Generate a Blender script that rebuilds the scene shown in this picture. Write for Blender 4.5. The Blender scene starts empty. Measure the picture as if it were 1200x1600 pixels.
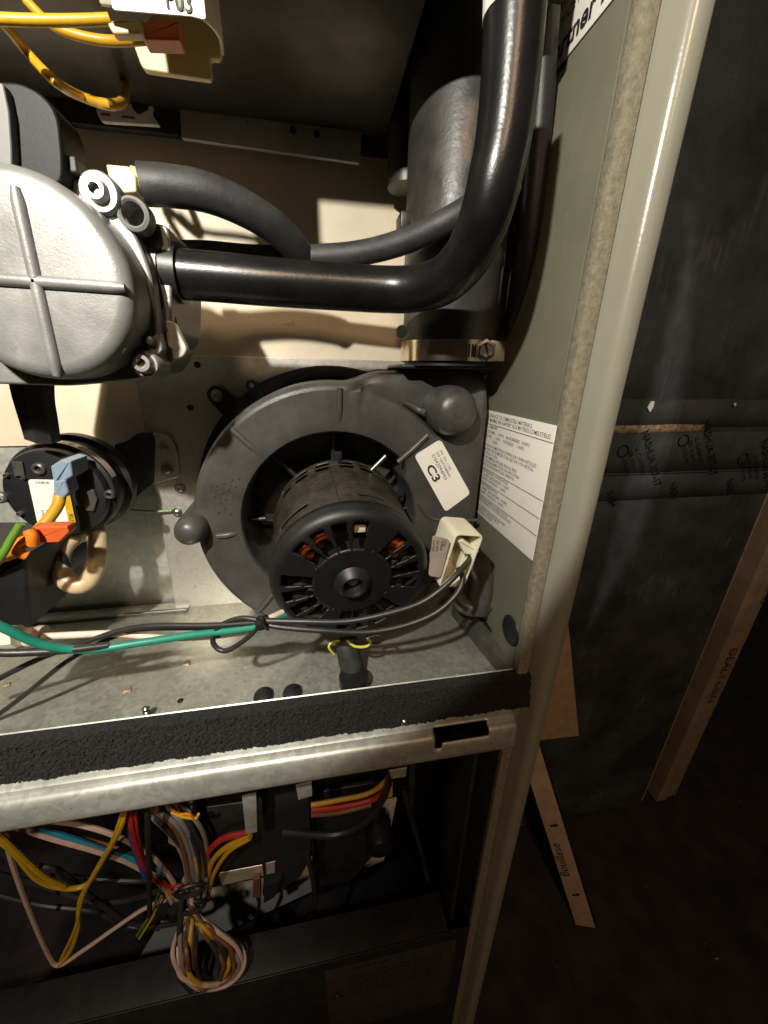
import bpy, bmesh, math, random
from math import sin, cos, pi, radians, atan2, sqrt, hypot
from mathutils import Vector, Matrix, noise
random.seed(7)
S = bpy.context.scene
C = S.collection
V = Vector

# ---------------------------------------------------------------- camera, world, lights
YAW, PITCH, ROLL, F = radians(10.1), radians(21.0), radians(0.85), 570.0     # F in photo pixels (1200 x 1600)
fw = V((sin(YAW)*cos(PITCH), cos(YAW)*cos(PITCH), -sin(PITCH)))
_r = fw.cross(V((0, 0, 1))).normalized(); _u = _r.cross(fw)
rt = _r*cos(ROLL) + _u*sin(ROLL); up = -_r*sin(ROLL) + _u*cos(ROLL)
cam = bpy.data.objects.new('camera', bpy.data.cameras.new('camera')); C.objects.link(cam)
cam.matrix_world = Matrix(((rt.x, up.x, -fw.x, 0), (rt.y, up.y, -fw.y, 0), (rt.z, up.z, -fw.z, 0), (0, 0, 0, 1)))
cam.data.sensor_fit = 'VERTICAL'; cam.data.sensor_height = 24; cam.data.lens = 24*F/1600
cam.data.clip_start = 0.005; cam.data.clip_end = 50
S.camera = cam
W = bpy.data.worlds.new('World'); S.world = W; W.use_nodes = True
W.node_tree.nodes['Background'].inputs[0].default_value = (1.0, 0.78, 0.55, 1)
W.node_tree.nodes['Background'].inputs[1].default_value = 0.013
S.view_settings.view_transform = 'Standard'; S.view_settings.look = 'None'
S.view_settings.exposure = 0; S.view_settings.gamma = 1
def lamp(name, kind, loc, power, col, size, aim=None, **kw):
    l = bpy.data.lights.new(name, kind); l.energy = power; l.color = col
    if kind == 'AREA': l.size = size
    else: l.shadow_soft_size = size
    for k, v in kw.items(): setattr(l, k, v)
    o = bpy.data.objects.new(name, l); C.objects.link(o); o.location = loc
    if aim is not None: o.rotation_euler = (V(aim)-V(loc)).to_track_quat('-Z', 'Y').to_euler()
    return o
LIGHT = V((-0.13, -0.10, 0.20))
lamp('flashlight', 'SPOT', LIGHT, 8.0, (1.0, 0.95, 0.85), 0.006, aim=LIGHT+V((.05, .8, -.25)), spot_size=radians(86.3), spot_blend=0.02)
lamp('flashlight_low_beam', 'SPOT', LIGHT, 4.5, (1.0, 0.95, 0.84), 0.009, aim=LIGHT+V((-.25, .6, -.55)), spot_size=radians(80), spot_blend=0.45)  # added fill beside the flashlight, brightens the rail, shelf and lower left
lamp('room_bulb', 'AREA', (-0.12, -1.1, 0.85), 5.6, (1.0, 0.66, 0.40), 0.15, aim=(0, 0.2, -0.1))

lamp('work_light', 'SPOT', (0.22, -0.25, 0.22), 2.0, (1.0, 0.93, 0.84), 0.02, aim=(0.40, 0.33, 0.10), spot_size=radians(64), spot_blend=0.5)  # added fill lamp, cone kept to the duct to brighten it

# ---------------------------------------------------------------- helpers
def D(x, y):
    d = fw + rt*((x-600)/F) - up*((y-800)/F); return d/d.y
def P(x, y, Y): return D(x, y)*Y
def PX(x, y, X): d = D(x, y); return d*(X/d.x)
def PZ(x, y, Z): d = D(x, y); return d*(Z/d.z)
def root(name, label, cat, loc=(0, 0, 0), group=None):
    o = bpy.data.objects.new(name, None); C.objects.link(o); o.location = loc; o.empty_display_size = 0.01
    o['label'] = label; o['category'] = cat
    if group: o['group'] = group
    return o
def tag(o, label, cat, group=None):
    o['label'] = label; o['category'] = cat
    if group: o['group'] = group
    return o
def world_of(o):
    v = V((0, 0, 0))
    while o is not None: v += o.location; o = o.parent
    return v
def link(name, me, m, parent=None, smooth=True, origin=None, kind=None, label=None, fix=True):
    # mesh given in world coordinates
    if fix:
        bm = bmesh.new(); bm.from_mesh(me); bmesh.ops.remove_doubles(bm, verts=bm.verts, dist=1e-7)
        bmesh.ops.recalc_face_normals(bm, faces=bm.faces); bm.to_mesh(me); bm.free()
    pw = world_of(parent) if parent else V((0, 0, 0))
    if origin is None:
        c = V((0, 0, 0)); n = max(1, len(me.vertices))
        for v in me.vertices: c += v.co
        origin = c/n
    me.transform(Matrix.Translation(-V(origin)))
    o = bpy.data.objects.new(name, me); C.objects.link(o)
    if parent: o.parent = parent
    o.location = V(origin) - pw
    if m: me.materials.append(m)
    if smooth:
        me.polygons.foreach_set('use_smooth', [True]*len(me.polygons))
        me.update()
        try: me.set_sharp_from_angle(angle=radians(38))
        except Exception: pass
    if kind: o['kind'] = kind
    if label: o['label'] = label
    return o
def mk(verts, faces):
    me = bpy.data.meshes.new('m'); me.from_pydata([tuple(v) for v in verts], [], faces); me.update(); return me
def box_me(cx, sx, M=None, bev=0.0, seg=2):
    bm = bmesh.new(); bmesh.ops.create_cube(bm, size=1.0)
    bmesh.ops.scale(bm, vec=V(sx), verts=bm.verts)
    if bev > 0: bmesh.ops.bevel(bm, geom=list(bm.edges), offset=bev, segments=seg, profile=0.5, affect='EDGES')
    if M is not None: bmesh.ops.transform(bm, matrix=M.to_4x4(), verts=bm.verts)
    bmesh.ops.translate(bm, vec=V(cx), verts=bm.verts)
    me = bpy.data.meshes.new('b'); bm.to_mesh(me); bm.free(); return me
def box(name, x0, x1, y0, y1, z0, z1, m, parent=None, bev=0.0005, **k):
    return link(name, box_me(((x0+x1)/2, (y0+y1)/2, (z0+z1)/2), (abs(x1-x0), abs(y1-y0), abs(z1-z0)), None, bev), m, parent, **k)
def obox(name, c, size, ex, ey, m, parent=None, bev=0.0005, **k):
    ex = V(ex).normalized(); ey = (V(ey)-ex*V(ey).dot(ex)).normalized(); ez = ex.cross(ey)
    M = Matrix((ex, ey, ez)).transposed()
    return link(name, box_me(c, size, M, bev), m, parent, **k)
def spline(pts, n=8):
    pts = [V(p) for p in pts]
    if len(pts) < 3: return [pts[0].lerp(pts[1], i/n) for i in range(n+1)]
    q = [pts[0]*2-pts[1]] + pts + [pts[-1]*2-pts[-2]]; out = []
    for i in range(1, len(q)-2):
        a, b, c, d = q[i-1:i+3]
        for k in range(n):
            t = k/n
            out.append(0.5*((2*b)+(c-a)*t+(2*a-5*b+4*c-d)*t*t+(3*b-a-3*c+d)*t**3))
    out.append(pts[-1]); return out
def tube_me(pts, r, n=8, seg=12, flat=1.0, cap=True, raw=False, hollow=0, nrm=None):
    path = [V(p) for p in pts] if raw else spline(pts, n)
    N = len(path); vs = []; fs = []
    rr = r if callable(r) else (lambda t: r)
    t0 = (path[1]-path[0]).normalized(); a = V(nrm) if nrm is not None else (V((0, 0, 1)) if abs(t0.z) < .9 else V((1, 0, 0)))
    b = (a - t0*a.dot(t0)).normalized()
    for i, p in enumerate(path):
        t = (path[min(i+1, N-1)]-path[max(i-1, 0)]).normalized()
        b = (b - t*b.dot(t)).normalized(); c = t.cross(b); R = rr(i/(N-1))
        for k in range(seg):
            an = 2*pi*k/seg; vs.append(p + b*(R*cos(an)) + c*(R*flat*sin(an)))
    for i in range(N-1):
        for k in range(seg):
            fs.append((i*seg+k, i*seg+(k+1) % seg, (i+1)*seg+(k+1) % seg, (i+1)*seg+k))
    if cap:
        fs.append(tuple(range(seg))[::-1]); fs.append(tuple((N-1)*seg+k for k in range(seg)))
    return mk(vs, fs)
def tube(name, pts, r, m, parent=None, **k):
    kk = {a: k.pop(a) for a in ('label', 'kind', 'origin') if a in k}
    return link(name, tube_me(pts, r, **k), m, parent, **kk)
def lathe_me(prof, c, axis=(0, 1, 0), seg=48, close=True, ref=(0, 0, 1)):
    # prof: (radius, distance along axis)
    ax = V(axis).normalized(); a = V(ref) if abs(ax.dot(V(ref))) < .9 else V((1, 0, 0)); b = (a-ax*a.dot(ax)).normalized(); d = ax.cross(b); c = V(c)
    vs = []; fs = []
    for (r, h) in prof:
        for k in range(seg):
            an = 2*pi*k/seg; vs.append(c+ax*h+(b*cos(an)+d*sin(an))*r)
    for i in range(len(prof)-1):
        for k in range(seg):
            fs.append((i*seg+k, i*seg+(k+1) % seg, (i+1)*seg+(k+1) % seg, (i+1)*seg+k))
    if close:
        if prof[0][0] > 1e-6: fs.append(tuple(range(seg)))
        if prof[-1][0] > 1e-6: fs.append(tuple((len(prof)-1)*seg+k for k in range(seg)))
    return mk(vs, fs)
def lathe(name, prof, c, m, parent=None, axis=(0, 1, 0), seg=48, close=True, **k):
    return link(name, lathe_me(prof, c, axis, seg, close), m, parent, **k)
def inset2(pl, d):
    n = len(pl); out = []
    A = sum(pl[i][0]*pl[(i+1) % n][1]-pl[(i+1) % n][0]*pl[i][1] for i in range(n)); sg = 1 if A > 0 else -1
    for i in range(n):
        a, b, c = V(pl[i-1]), V(pl[i]), V(pl[(i+1) % n])
        e1 = (b-a).normalized(); e2 = (c-b).normalized()
        n1 = V((-e1.y, e1.x))*sg; n2 = V((-e2.y, e2.x))*sg; m = (n1+n2)
        if m.length < 1e-6: m = n1
        m.normalize(); out.append(tuple(b+m*(d/max(.5, m.dot(n1)))))
    return out
def rounded(pl, r, k=4):
    out = []; n = len(pl)
    for i in range(n):
        a, b, c = V(pl[i-1]), V(pl[i]), V(pl[(i+1) % n])
        rr = min(r, (a-b).length*.45, (c-b).length*.45)
        p = b+(a-b).normalized()*rr; q = b+(c-b).normalized()*rr
        for j in range(k+1):
            t = j/k; out.append(tuple(p*(1-t)**2+b*2*t*(1-t)+q*t*t))
    return out
def prism_me(pl, y0, y1, bev=0.0006, steps=3):
    # outline in (x, z); front at y0 (near), back at y1
    rings = []
    for s in range(steps+1):
        a = s/steps*pi/2; rings.append((inset2(pl, bev*(1-sin(a))), y0+bev*(1-cos(a))) )
    rings.append((pl, y1))
    vs = []; fs = []; n = len(pl)
    for (q, y) in rings:
        for p in q: vs.append((p[0], y, p[1]))
    for i in range(len(rings)-1):
        for k in range(n): fs.append((i*n+k, i*n+(k+1) % n, (i+1)*n+(k+1) % n, (i+1)*n+k))
    fs.append(tuple(range(n))); fs.append(tuple((len(rings)-1)*n+k for k in range(n))[::-1])
    return mk(vs, fs)
def px_outline(pts, Y): return [(P(x, y, Y).x, P(x, y, Y).z) for x, y in pts]
def wn(o):
    w_ = o.modifiers.new('wn', 'WEIGHTED_NORMAL'); w_.keep_sharp = True; w_.weight = 80; return o
def prism(name, pl, y0, y1, m, parent=None, bev=0.0006, **k):
    return wn(link(name, prism_me(pl, y0, y1, bev), m, parent, **k))
def pxprism(name, pts, Y, depth, m, parent=None, r=0, bev=0.0006, **k):
    pl = px_outline(pts, Y)
    if r: pl = rounded(pl, r)
    return prism(name, pl, Y, Y+depth, m, parent, bev, **k)
def text_me(s, size, align='LEFT', bold=0.0):
    cu = bpy.data.curves.new('t', 'FONT'); cu.body = s; cu.size = size; cu.align_x = align
    cu.resolution_u = 3; cu.offset = bold
    o = bpy.data.objects.new('t', cu); C.objects.link(o)
    dg = bpy.context.evaluated_depsgraph_get(); dg.update()
    me = bpy.data.meshes.new_from_object(o.evaluated_get(dg)); bpy.data.objects.remove(o); return me
def text(name, s, at, ex, ey, size, m, parent=None, align='LEFT', bold=0.0, sx=1.0, shear=0.0):
    me = text_me(s, size, align, bold)
    ex = V(ex).normalized(); ey = V(ey).normalized(); ez = ex.cross(ey)
    M = Matrix((ex*sx, ey+ex*shear, ez)).transposed().to_4x4(); M.translation = V(at)
    me.transform(M)
    return link(name, me, m, parent, smooth=False, fix=False)

# ---------------------------------------------------------------- materials
def mat(name, col, rough=0.5, metal=0.0, var=0.0, vscale=60, bump=0.0, bscale=300, rvar=0.0, dust=0.0, dustcol=(.16, .14, .11), spec=0.5,
        spots=None, trans=0.0, sss=0.0, coat=0.0, emis=None, scratch=0.0, col2=None):
    m = bpy.data.materials.new(name); m.use_nodes = True; nt = m.node_tree; N = nt.nodes; L = nt.links
    b = N['Principled BSDF']; b.inputs['Roughness'].default_value = rough; b.inputs['Metallic'].default_value = metal
    b.inputs['Base Color'].default_value = (*col, 1); b.inputs['Specular IOR Level'].default_value = spec
    if trans: b.inputs['Transmission Weight'].default_value = trans
    if sss: b.inputs['Subsurface Weight'].default_value = sss; b.inputs['Subsurface Radius'].default_value = (.004, .003, .002); b.inputs['Subsurface Scale'].default_value = 1.0
    if coat: b.inputs['Coat Weight'].default_value = coat; b.inputs['Coat Roughness'].default_value = .15
    tc = N.new('ShaderNodeTexCoord')
    src = None
    def noise_(sc, det=4, rg=.6, vec=None):
        n = N.new('ShaderNodeTexNoise'); n.inputs['Scale'].default_value = sc; n.inputs['Detail'].default_value = det; n.inputs['Roughness'].default_value = rg
        L.new(vec if vec else tc.outputs['Object'], n.inputs['Vector']); return n
    def ramp(fac, a, c, p0=.35, p1=.65):
        r = N.new('ShaderNodeValToRGB'); r.color_ramp.elements[0].position = p0; r.color_ramp.elements[1].position = p1
        r.color_ramp.elements[0].color = (*a, 1); r.color_ramp.elements[1].color = (*c, 1); L.new(fac, r.inputs[0]); return r
    if var > 0 or col2:
        n = noise_(vscale, 6)
        lo = tuple(c*(1-var) for c in col); hi = col2 if col2 else tuple(min(1, c*(1+var)) for c in col)
        src = ramp(n.outputs['Fac'], lo, hi).outputs[0]
    if spots:
        sc, scol, th = spots
        n = noise_(sc, 3, .7); r = ramp(n.outputs['Fac'], (0, 0, 0), (1, 1, 1), th, th+.03)
        mx = N.new('ShaderNodeMixRGB'); L.new(r.outputs[0], mx.inputs[0])
        if src: L.new(src, mx.inputs[1])
        else: mx.inputs[1].default_value = (*col, 1)
        mx.inputs[2].default_value = (*scol, 1); src = mx.outputs[0]
    if scratch:
        mp = N.new('ShaderNodeMapping'); mp.inputs['Scale'].default_value = (1, 1, .12); mp.inputs['Rotation'].default_value = (0, .5, 0)
        L.new(tc.outputs['Object'], mp.inputs[0])
        n = noise_(180, 8, .75, mp.outputs[0]); n2 = noise_(25, 4)
        mu = N.new('ShaderNodeMath'); mu.operation = 'MULTIPLY'; L.new(n.outputs['Fac'], mu.inputs[0]); L.new(n2.outputs['Fac'], mu.inputs[1])
        r = ramp(mu.outputs[0], (0, 0, 0), (scratch,)*3, .29, .42)
        mx = N.new('ShaderNodeMixRGB'); mx.blend_type = 'ADD'; mx.inputs[0].default_value = 1
        if src: L.new(src, mx.inputs[1])
        else: mx.inputs[1].default_value = (*col, 1)
        L.new(r.outputs[0], mx.inputs[2]); src = mx.outputs[0]
    if dust > 0:
        g = N.new('ShaderNodeNewGeometry'); sp = N.new('ShaderNodeSeparateXYZ'); L.new(g.outputs['Normal'], sp.inputs[0])
        mr = N.new('ShaderNodeMapRange'); mr.inputs[1].default_value = -.35; mr.inputs[2].default_value = 1; mr.inputs[3].default_value = .12; L.new(sp.outputs['Z'], mr.inputs[0])
        n = noise_(110, 8, .75); n2 = noise_(900, 2)
        mu = N.new('ShaderNodeMath'); mu.operation = 'MULTIPLY'; L.new(mr.outputs[0], mu.inputs[0]); L.new(ramp(n.outputs['Fac'], (.15,)*3, (1, 1, 1), .35, .75).outputs[0], mu.inputs[1])
        mu2 = N.new('ShaderNodeMath'); mu2.operation = 'MULTIPLY'; mu2.inputs[1].default_value = dust; L.new(mu.outputs[0], mu2.inputs[0])
        mx = N.new('ShaderNodeMixRGB'); L.new(mu2.outputs[0], mx.inputs[0])
        if src: L.new(src, mx.inputs[1])
        else: mx.inputs[1].default_value = (*col, 1)
        mx.inputs[2].default_value = (*dustcol, 1); src = mx.outputs[0]
        ra = N.new('ShaderNodeMapRange'); ra.inputs[3].default_value = rough; ra.inputs[4].default_value = min(1, rough+.5); L.new(mu2.outputs[0], ra.inputs[0]); L.new(ra.outputs[0], b.inputs['Roughness'])
    elif rvar > 0:
        n = noise_(vscale*1.7, 5)
        ra = N.new('ShaderNodeMapRange'); ra.inputs[1].default_value = .3; ra.inputs[2].default_value = .7
        ra.inputs[3].default_value = max(.03, rough-rvar); ra.inputs[4].default_value = min(1, rough+rvar)
        L.new(n.outputs['Fac'], ra.inputs[0]); L.new(ra.outputs[0], b.inputs['Roughness'])
    if src: L.new(src, b.inputs['Base Color'])
    if bump > 0:
        n = noise_(bscale, 5)
        bp = N.new('ShaderNodeBump'); bp.inputs['Strength'].default_value = bump; bp.inputs['Distance'].default_value = .0005
        L.new(n.outputs['Fac'], bp.inputs['Height']); L.new(bp.outputs[0], b.inputs['Normal'])
    return m
def galv(name, col, rough, sp=.18, sc=230, met=.45):
    m = bpy.data.materials.new(name); m.use_nodes = True; nt = m.node_tree; N = nt.nodes; L = nt.links; b = N['Principled BSDF']
    tc = N.new('ShaderNodeTexCoord'); b.inputs['Metallic'].default_value = met
    v = N.new('ShaderNodeTexVoronoi'); v.inputs['Scale'].default_value = sc
    nz = N.new('ShaderNodeTexNoise'); nz.inputs['Scale'].default_value = sc*.8; nz.inputs['Detail'].default_value = 4
    vm = N.new('ShaderNodeVectorMath'); vm.operation = 'MULTIPLY_ADD'; vm.inputs[1].default_value = (.004,)*3; L.new(nz.outputs['Color'], vm.inputs[0]); L.new(tc.outputs['Object'], vm.inputs[2])
    L.new(tc.outputs['Object'], nz.inputs['Vector']); L.new(vm.outputs[0], v.inputs['Vector'])
    se = N.new('ShaderNodeSeparateColor'); L.new(v.outputs['Color'], se.inputs[0])
    n2 = N.new('ShaderNodeTexNoise'); n2.inputs['Scale'].default_value = 22; n2.inputs['Detail'].default_value = 8; n2.inputs['Roughness'].default_value = .7; L.new(tc.outputs['Object'], n2.inputs['Vector'])
    r = N.new('ShaderNodeValToRGB'); r.color_ramp.elements[0].color = (*(c*(1-sp) for c in col), 1); r.color_ramp.elements[1].color = (*(min(1, c*(1+sp)) for c in col), 1)
    r.color_ramp.elements[0].position = .3; r.color_ramp.elements[1].position = .7
    ad = N.new('ShaderNodeMath'); ad.operation = 'MULTIPLY_ADD'; ad.inputs[1].default_value = .30; L.new(se.outputs[0], ad.inputs[0])
    sb = N.new('ShaderNodeMath'); sb.operation = 'SUBTRACT'; sb.inputs[1].default_value = .15; L.new(n2.outputs['Fac'], sb.inputs[0]); L.new(sb.outputs[0], ad.inputs[2])
    L.new(ad.outputs[0], r.inputs[0])
    # small dark pits and specks
    n3 = N.new('ShaderNodeTexNoise'); n3.inputs['Scale'].default_value = 420; n3.inputs['Detail'].default_value = 2; L.new(tc.outputs['Object'], n3.inputs['Vector'])
    r3 = N.new('ShaderNodeValToRGB'); r3.color_ramp.elements[0].position = .71; r3.color_ramp.elements[1].position = .76; L.new(n3.outputs['Fac'], r3.inputs[0])
    mx = N.new('ShaderNodeMixRGB'); L.new(r3.outputs[0], mx.inputs[0]); L.new(r.outputs[0], mx.inputs[1]); mx.inputs[2].default_value = (*(c*.45 for c in col), 1)
    L.new(mx.outputs[0], b.inputs['Base Color'])
    ra = N.new('ShaderNodeMapRange'); ra.inputs[3].default_value = rough-.10; ra.inputs[4].default_value = rough+.14; L.new(ad.outputs[0], ra.inputs[0]); L.new(ra.outputs[0], b.inputs['Roughness'])
    bp = N.new('ShaderNodeBump'); bp.inputs['Strength'].default_value = .25; bp.inputs['Distance'].default_value = .0003; L.new(nz.outputs['Fac'], bp.inputs['Height']); L.new(bp.outputs[0], b.inputs['Normal'])
    return m
M = {}
M['galv'] = galv('galvanised_steel', (.52, .53, .48), .44, .15, 260, .5)
M['galv2'] = galv('galvanised_shelf', (.50, .50, .43), .38, .16, 420, .72)
M['plate'] = galv('plate_steel', (.46, .45, .41), .40, .10, 500, .5)
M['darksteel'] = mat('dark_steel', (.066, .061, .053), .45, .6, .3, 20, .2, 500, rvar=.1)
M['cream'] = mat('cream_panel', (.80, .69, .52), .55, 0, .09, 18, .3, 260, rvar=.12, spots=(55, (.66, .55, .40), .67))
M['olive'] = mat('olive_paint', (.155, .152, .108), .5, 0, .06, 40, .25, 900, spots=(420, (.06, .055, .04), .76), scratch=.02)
M['flange'] = mat('flange_paint', (.28, .275, .215), .24, 0, .04, 30, .1, 700, coat=.15, spots=(300, (.10, .09, .06), .80))
M['insul'] = mat('insulation_edge', (.22, .20, .14), .85, 0, .22, 350, .8, 900, spots=(500, (.05, .04, .03), .73))
M['plastic'] = mat('black_plastic', (.046, .045, .042), .34, 0, .25, 60, .2, 700, dust=.32, dustcol=(.15, .14, .12))
M['plastic2'] = mat('black_plastic_clean', (.012, .012, .013), .42, 0, .2, 60, .1, 700)
M['motor'] = mat('motor_black_paint', (.011, .0105, .010), .34, 0, .3, 80, .25, 500, dust=.38, dustcol=(.17, .145, .10))
M['motorcap'] = mat('motor_cap_paint', (.0065, .0065, .007), .45, 0, .2, 80, .2, 600, dust=.12, dustcol=(.12, .11, .09))
M['pipe'] = mat('pipe_black', (.007, .007, .0075), .27, 0, .3, 60, .12, 900, dust=.14, dustcol=(.11, .10, .08), spec=.45)
M['vent'] = mat('vent_rubber', (.036, .034, .031), .42, 0, .35, 45, .3, 400, rvar=.10, scratch=.035, spec=.6)
M['rubber'] = mat('rubber_hose', (.019, .020, .022), .50, 0, .35, 60, .35, 350, dust=.5, dustcol=(.12, .11, .09))
M['cast'] = mat('die_cast_aluminium', (.25, .25, .24), .42, .4, .16, 55, .18, 1300, rvar=.10, spots=(70, (.31, .30, .29), .60))
M['castdark'] = mat('die_cast_shadowed_body', (.27, .27, .25), .46, .6, .15, 60, .3, 900, rvar=.10)
M['steel'] = mat('screw_steel', (.36, .35, .32), .35, 1, .1, 90, .1, 900)
M['band'] = mat('clamp_band', (.72, .60, .45), .17, 1, .1, 200, .1, 700)
M['foam'] = mat('foam_gasket', (.011, .0105, .010), .95, 0, .6, 700, 1.0, 1500)
M['copper'] = mat('copper_winding', (.34, .085, .018), .35, .6, .3, 600, .5, 1500)
M['matte'] = mat('matte_black', (.006, .006, .008), .55, 0, .2, 60, .1, 500, spec=.3)
M['grey'] = mat('grey_coil_case', (.13, .13, .125), .5, 0, .1, 60)
M['dark'] = mat('interior_black', (.006, .006, .006), .8)
M['label'] = mat('label_paper', (.78, .75, .68), .5, 0, .02, 60)
M['labelfoil'] = mat('label_foil', (.50, .42, .35), .28, .35, .1, 90, .1, 200)
M['ink'] = mat('ink', (.02, .02, .02), .6)
M['white_nylon'] = mat('white_nylon', (.70, .66, .50), .42, 0, .05, 90, .1, 500, sss=.3)
M['cream_nylon'] = mat('cream_nylon', (.62, .52, .27), .42, 0, .05, 90, .1, 500, sss=.2)
M['latex'] = mat('latex_tube', (.60, .47, .29), .35, 0, .12, 90, .1, 300, sss=.4)
M['blue'] = mat('pale_blue_sleeve', (.20, .27, .34), .3, 0, .05, 60, sss=.1)
M['orange'] = mat('orange_plastic', (.55, .10, .025), .35, 0, .1, 90)
def wire(n, c, r=.38): M[n] = mat('wire_'+n, c, r, 0, .08, 200, .15, 600, dust=.12)
wire('w_yellow', (.50, .27, .012)); wire('w_yel2', (.56, .33, .015)); wire('w_orange', (.75, .19, .01)); wire('w_green', (.10, .22, .02))
wire('w_teal', (.015, .22, .15)); wire('w_white', (.72, .60, .47)); wire('w_black', (.022, .021, .020)); wire('w_red', (.38, .02, .015))
wire('w_blue', (.03, .07, .32)); wire('w_blue2', (.02, .22, .33)); wire('w_brown', (.16, .065, .025)); wire('w_grey', (.20, .18, .17)); wire('w_pink', (.55, .38, .30))
M['duct'] = mat('black_duct_wrap', (.052, .056, .058), .5, 0, .45, 14, .35, 300, scratch=.05)
M['tape'] = mat('black_foil_tape', (.060, .063, .063), .42, 0, .3, 20, .2, 300, scratch=.03)
M['tapeink'] = mat('tape_print', (.006, .006, .006), .6)
M['seam'] = mat('bare_seam', (.30, .21, .13), .6, 0, .5, 200)
M['board'] = mat('cardboard', (.30, .215, .15), .85, 0, .15, 40, .4, 300)
M['boardlight'] = mat('pale_wood_strip', (.50, .36, .25), .8, 0, .12, 60, .3, 300)
M['boardink'] = mat('stencil_ink', (.06, .03, .02), .8)
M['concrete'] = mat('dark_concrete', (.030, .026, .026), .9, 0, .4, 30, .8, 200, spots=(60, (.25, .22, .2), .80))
M['yellowclip'] = mat('yellow_clip', (.62, .60, .08), .4)
M['pcb'] = mat('dark_blue_board', (.01, .02, .06), .5, 0, .4, 200)
M['darkbox'] = mat('box_charcoal', (.018, .0175, .017), .5, 0, .3, 60, .2, 500)
M['paleplate'] = mat('pale_grey_plate', (.62, .62, .58), .5, 0, .1, 50, .1, 400)
M['tanpaper'] = mat('bare_plywood', (.50, .34, .22), .8, 0, .12, 60, .2, 400)

# hex-washer screw head and socket cap screw: shared meshes, local axis -Y faces the camera
def screw_mesh(r, hexr, h, flat=False):
    bm = bmesh.new()
    def ring(rad, y, n): return [bm.verts.new((rad*cos(2*pi*k/n), y, rad*sin(2*pi*k/n))) for k in range(n)]
    def bridge(a, b):
        n = len(a)
        for k in range(n): bm.faces.new((a[k], a[(k+1) % n], b[(k+1) % n], b[k]))
    a = ring(r, 0, 24); b_ = ring(r, -h*.25, 24); c = ring(r*.94, -h*.35, 24); bridge(a, b_); bridge(b_, c)
    if flat:
        d = ring(r*.80, -h, 24); bridge(c, d); e = ring(r*.45, -h, 24); bridge(d, e); f = ring(r*.42, -h*.4, 24); bridge(e, f); bm.faces.new(f)
    else:
        d = ring(hexr, -h*.35, 24); bridge(c, d)
        hx = []
        for k in range(24):
            an = 2*pi*k/24; q = (an % (pi/3))-pi/6; rad = hexr*cos(pi/6)/cos(q); hx.append(bm.verts.new((rad*cos(an), -h*.9, rad*sin(an))))
        bridge(d, hx); e = ring(hexr*.62, -h, 24); bridge(hx, e); f = ring(hexr*.5, -h*.8, 24); bridge(e, f); bm.faces.new(f)
    bmesh.ops.recalc_face_normals(bm, faces=bm.faces)
    me = bpy.data.meshes.new('screw'); bm.to_mesh(me); bm.free(); me.materials.append(M['steel'])
    me.polygons.foreach_set('use_smooth', [True]*len(me.polygons)); me.set_sharp_from_angle(angle=radians(30)); return me
SC_HEX = screw_mesh(.0036, .0024, .0028); SC_SOC = screw_mesh(.0040, .003, .0040, True); SC_TINY = screw_mesh(.0013, .0009, .001)
def screw(me, at, parent, s=1.0, rot=0.0, name='screw'):
    o = bpy.data.objects.new(name, me); C.objects.link(o); o.parent = parent; o.location = V(at)-world_of(parent); o.scale = (s,)*3; o.rotation_euler = (random.uniform(-.08, .08), rot, random.uniform(-.08, .08)); return o

# ================================================================ CABINET
YB = .272; YF = .154; XS = .108; ZS = -.176; ZL = -.165; FL = -.70
cab = root('furnace_cabinet', 'open olive grey steel furnace cabinet with cream inner panel and galvanised shelf', 'furnace', (0, .2, FL))
def sheet_xz(name, x0, x1, z0, z1, y, m, t=.0015, parent=cab, **k): return box(name, x0, x1, y, y+t, z0, z1, m, parent, .0003, **k)
zc = .427*YB
sheet_xz('rear_panel', -.34, XS, -.048, zc, YB, M['cream'], label='cream painted rear panel')
sheet_xz('lower_rear_panel', -.34, XS, ZS, -.0485, YB+.002, M['galv'], label='bare galvanised rear panel')
sheet_xz('upper_rear_panel', -.34, XS, zc, .42, YB-.004, M['darksteel'], label='dark upper steel panel')
box('panel_ledge', -.34, .06, YB-.010, YB-.0045, .1335, .1355, M['darksteel'], cab, .0004)
st = link('slotted_strip', prism_me(rounded(px_outline([(280, 160), (566, 198), (562, 256), (284, 217)], .262), .001), .2615, .264, .0005), M['plate'], cab, label='sheet steel strip with two small holes')
for x in (458, 495):
    p = P(x, 204 if x < 470 else 209, .2613); lathe('hole', [(.0016, 0), (.0016, .0006)], (p.x, .2608, p.z), M['dark'], st, seg=20)
# side panel with ins. edge
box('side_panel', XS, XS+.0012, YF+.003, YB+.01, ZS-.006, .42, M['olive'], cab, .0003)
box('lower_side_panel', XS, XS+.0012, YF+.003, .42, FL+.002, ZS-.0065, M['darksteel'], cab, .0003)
me = box_me((XS+.0035, YF-.0005, (FL+.42)/2), (.0068, .006, .42-FL-.004), None, .0008)
link('insulation_edge', me, M['insul'], cab, label='speckled insulation edge along the side panel')
prof = [(.1148, .1600), (.1150, .1545), (.1156, .1528)]
q0, q1, q2 = V((.1183, .1456)), V((.1196, .1424)), V((.1232, .1422))
for k in range(9):
    t = k/8; p = q0*(1-t)**2+q1*2*t*(1-t)+q2*t*t; prof.append((p.x, p.y))
prof += [(.1262, .1424), (.1272, .1430), (.1276, .1442), (.1278, .175), (.1278, .40), (.1262, .40), (.1262, .1600)]
zz = [FL+.002, -.5, -.4, -.3, -.2, -.1, 0, .1, .2, .3, .42]; vs = []; fs = []; n = len(prof)
for z in zz:
    b = .0012*(1-((z+.05)/.35)**2) if z > -.4 else 0
    for (x, y) in prof: vs.append((x, y-b*.5, z))
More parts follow.
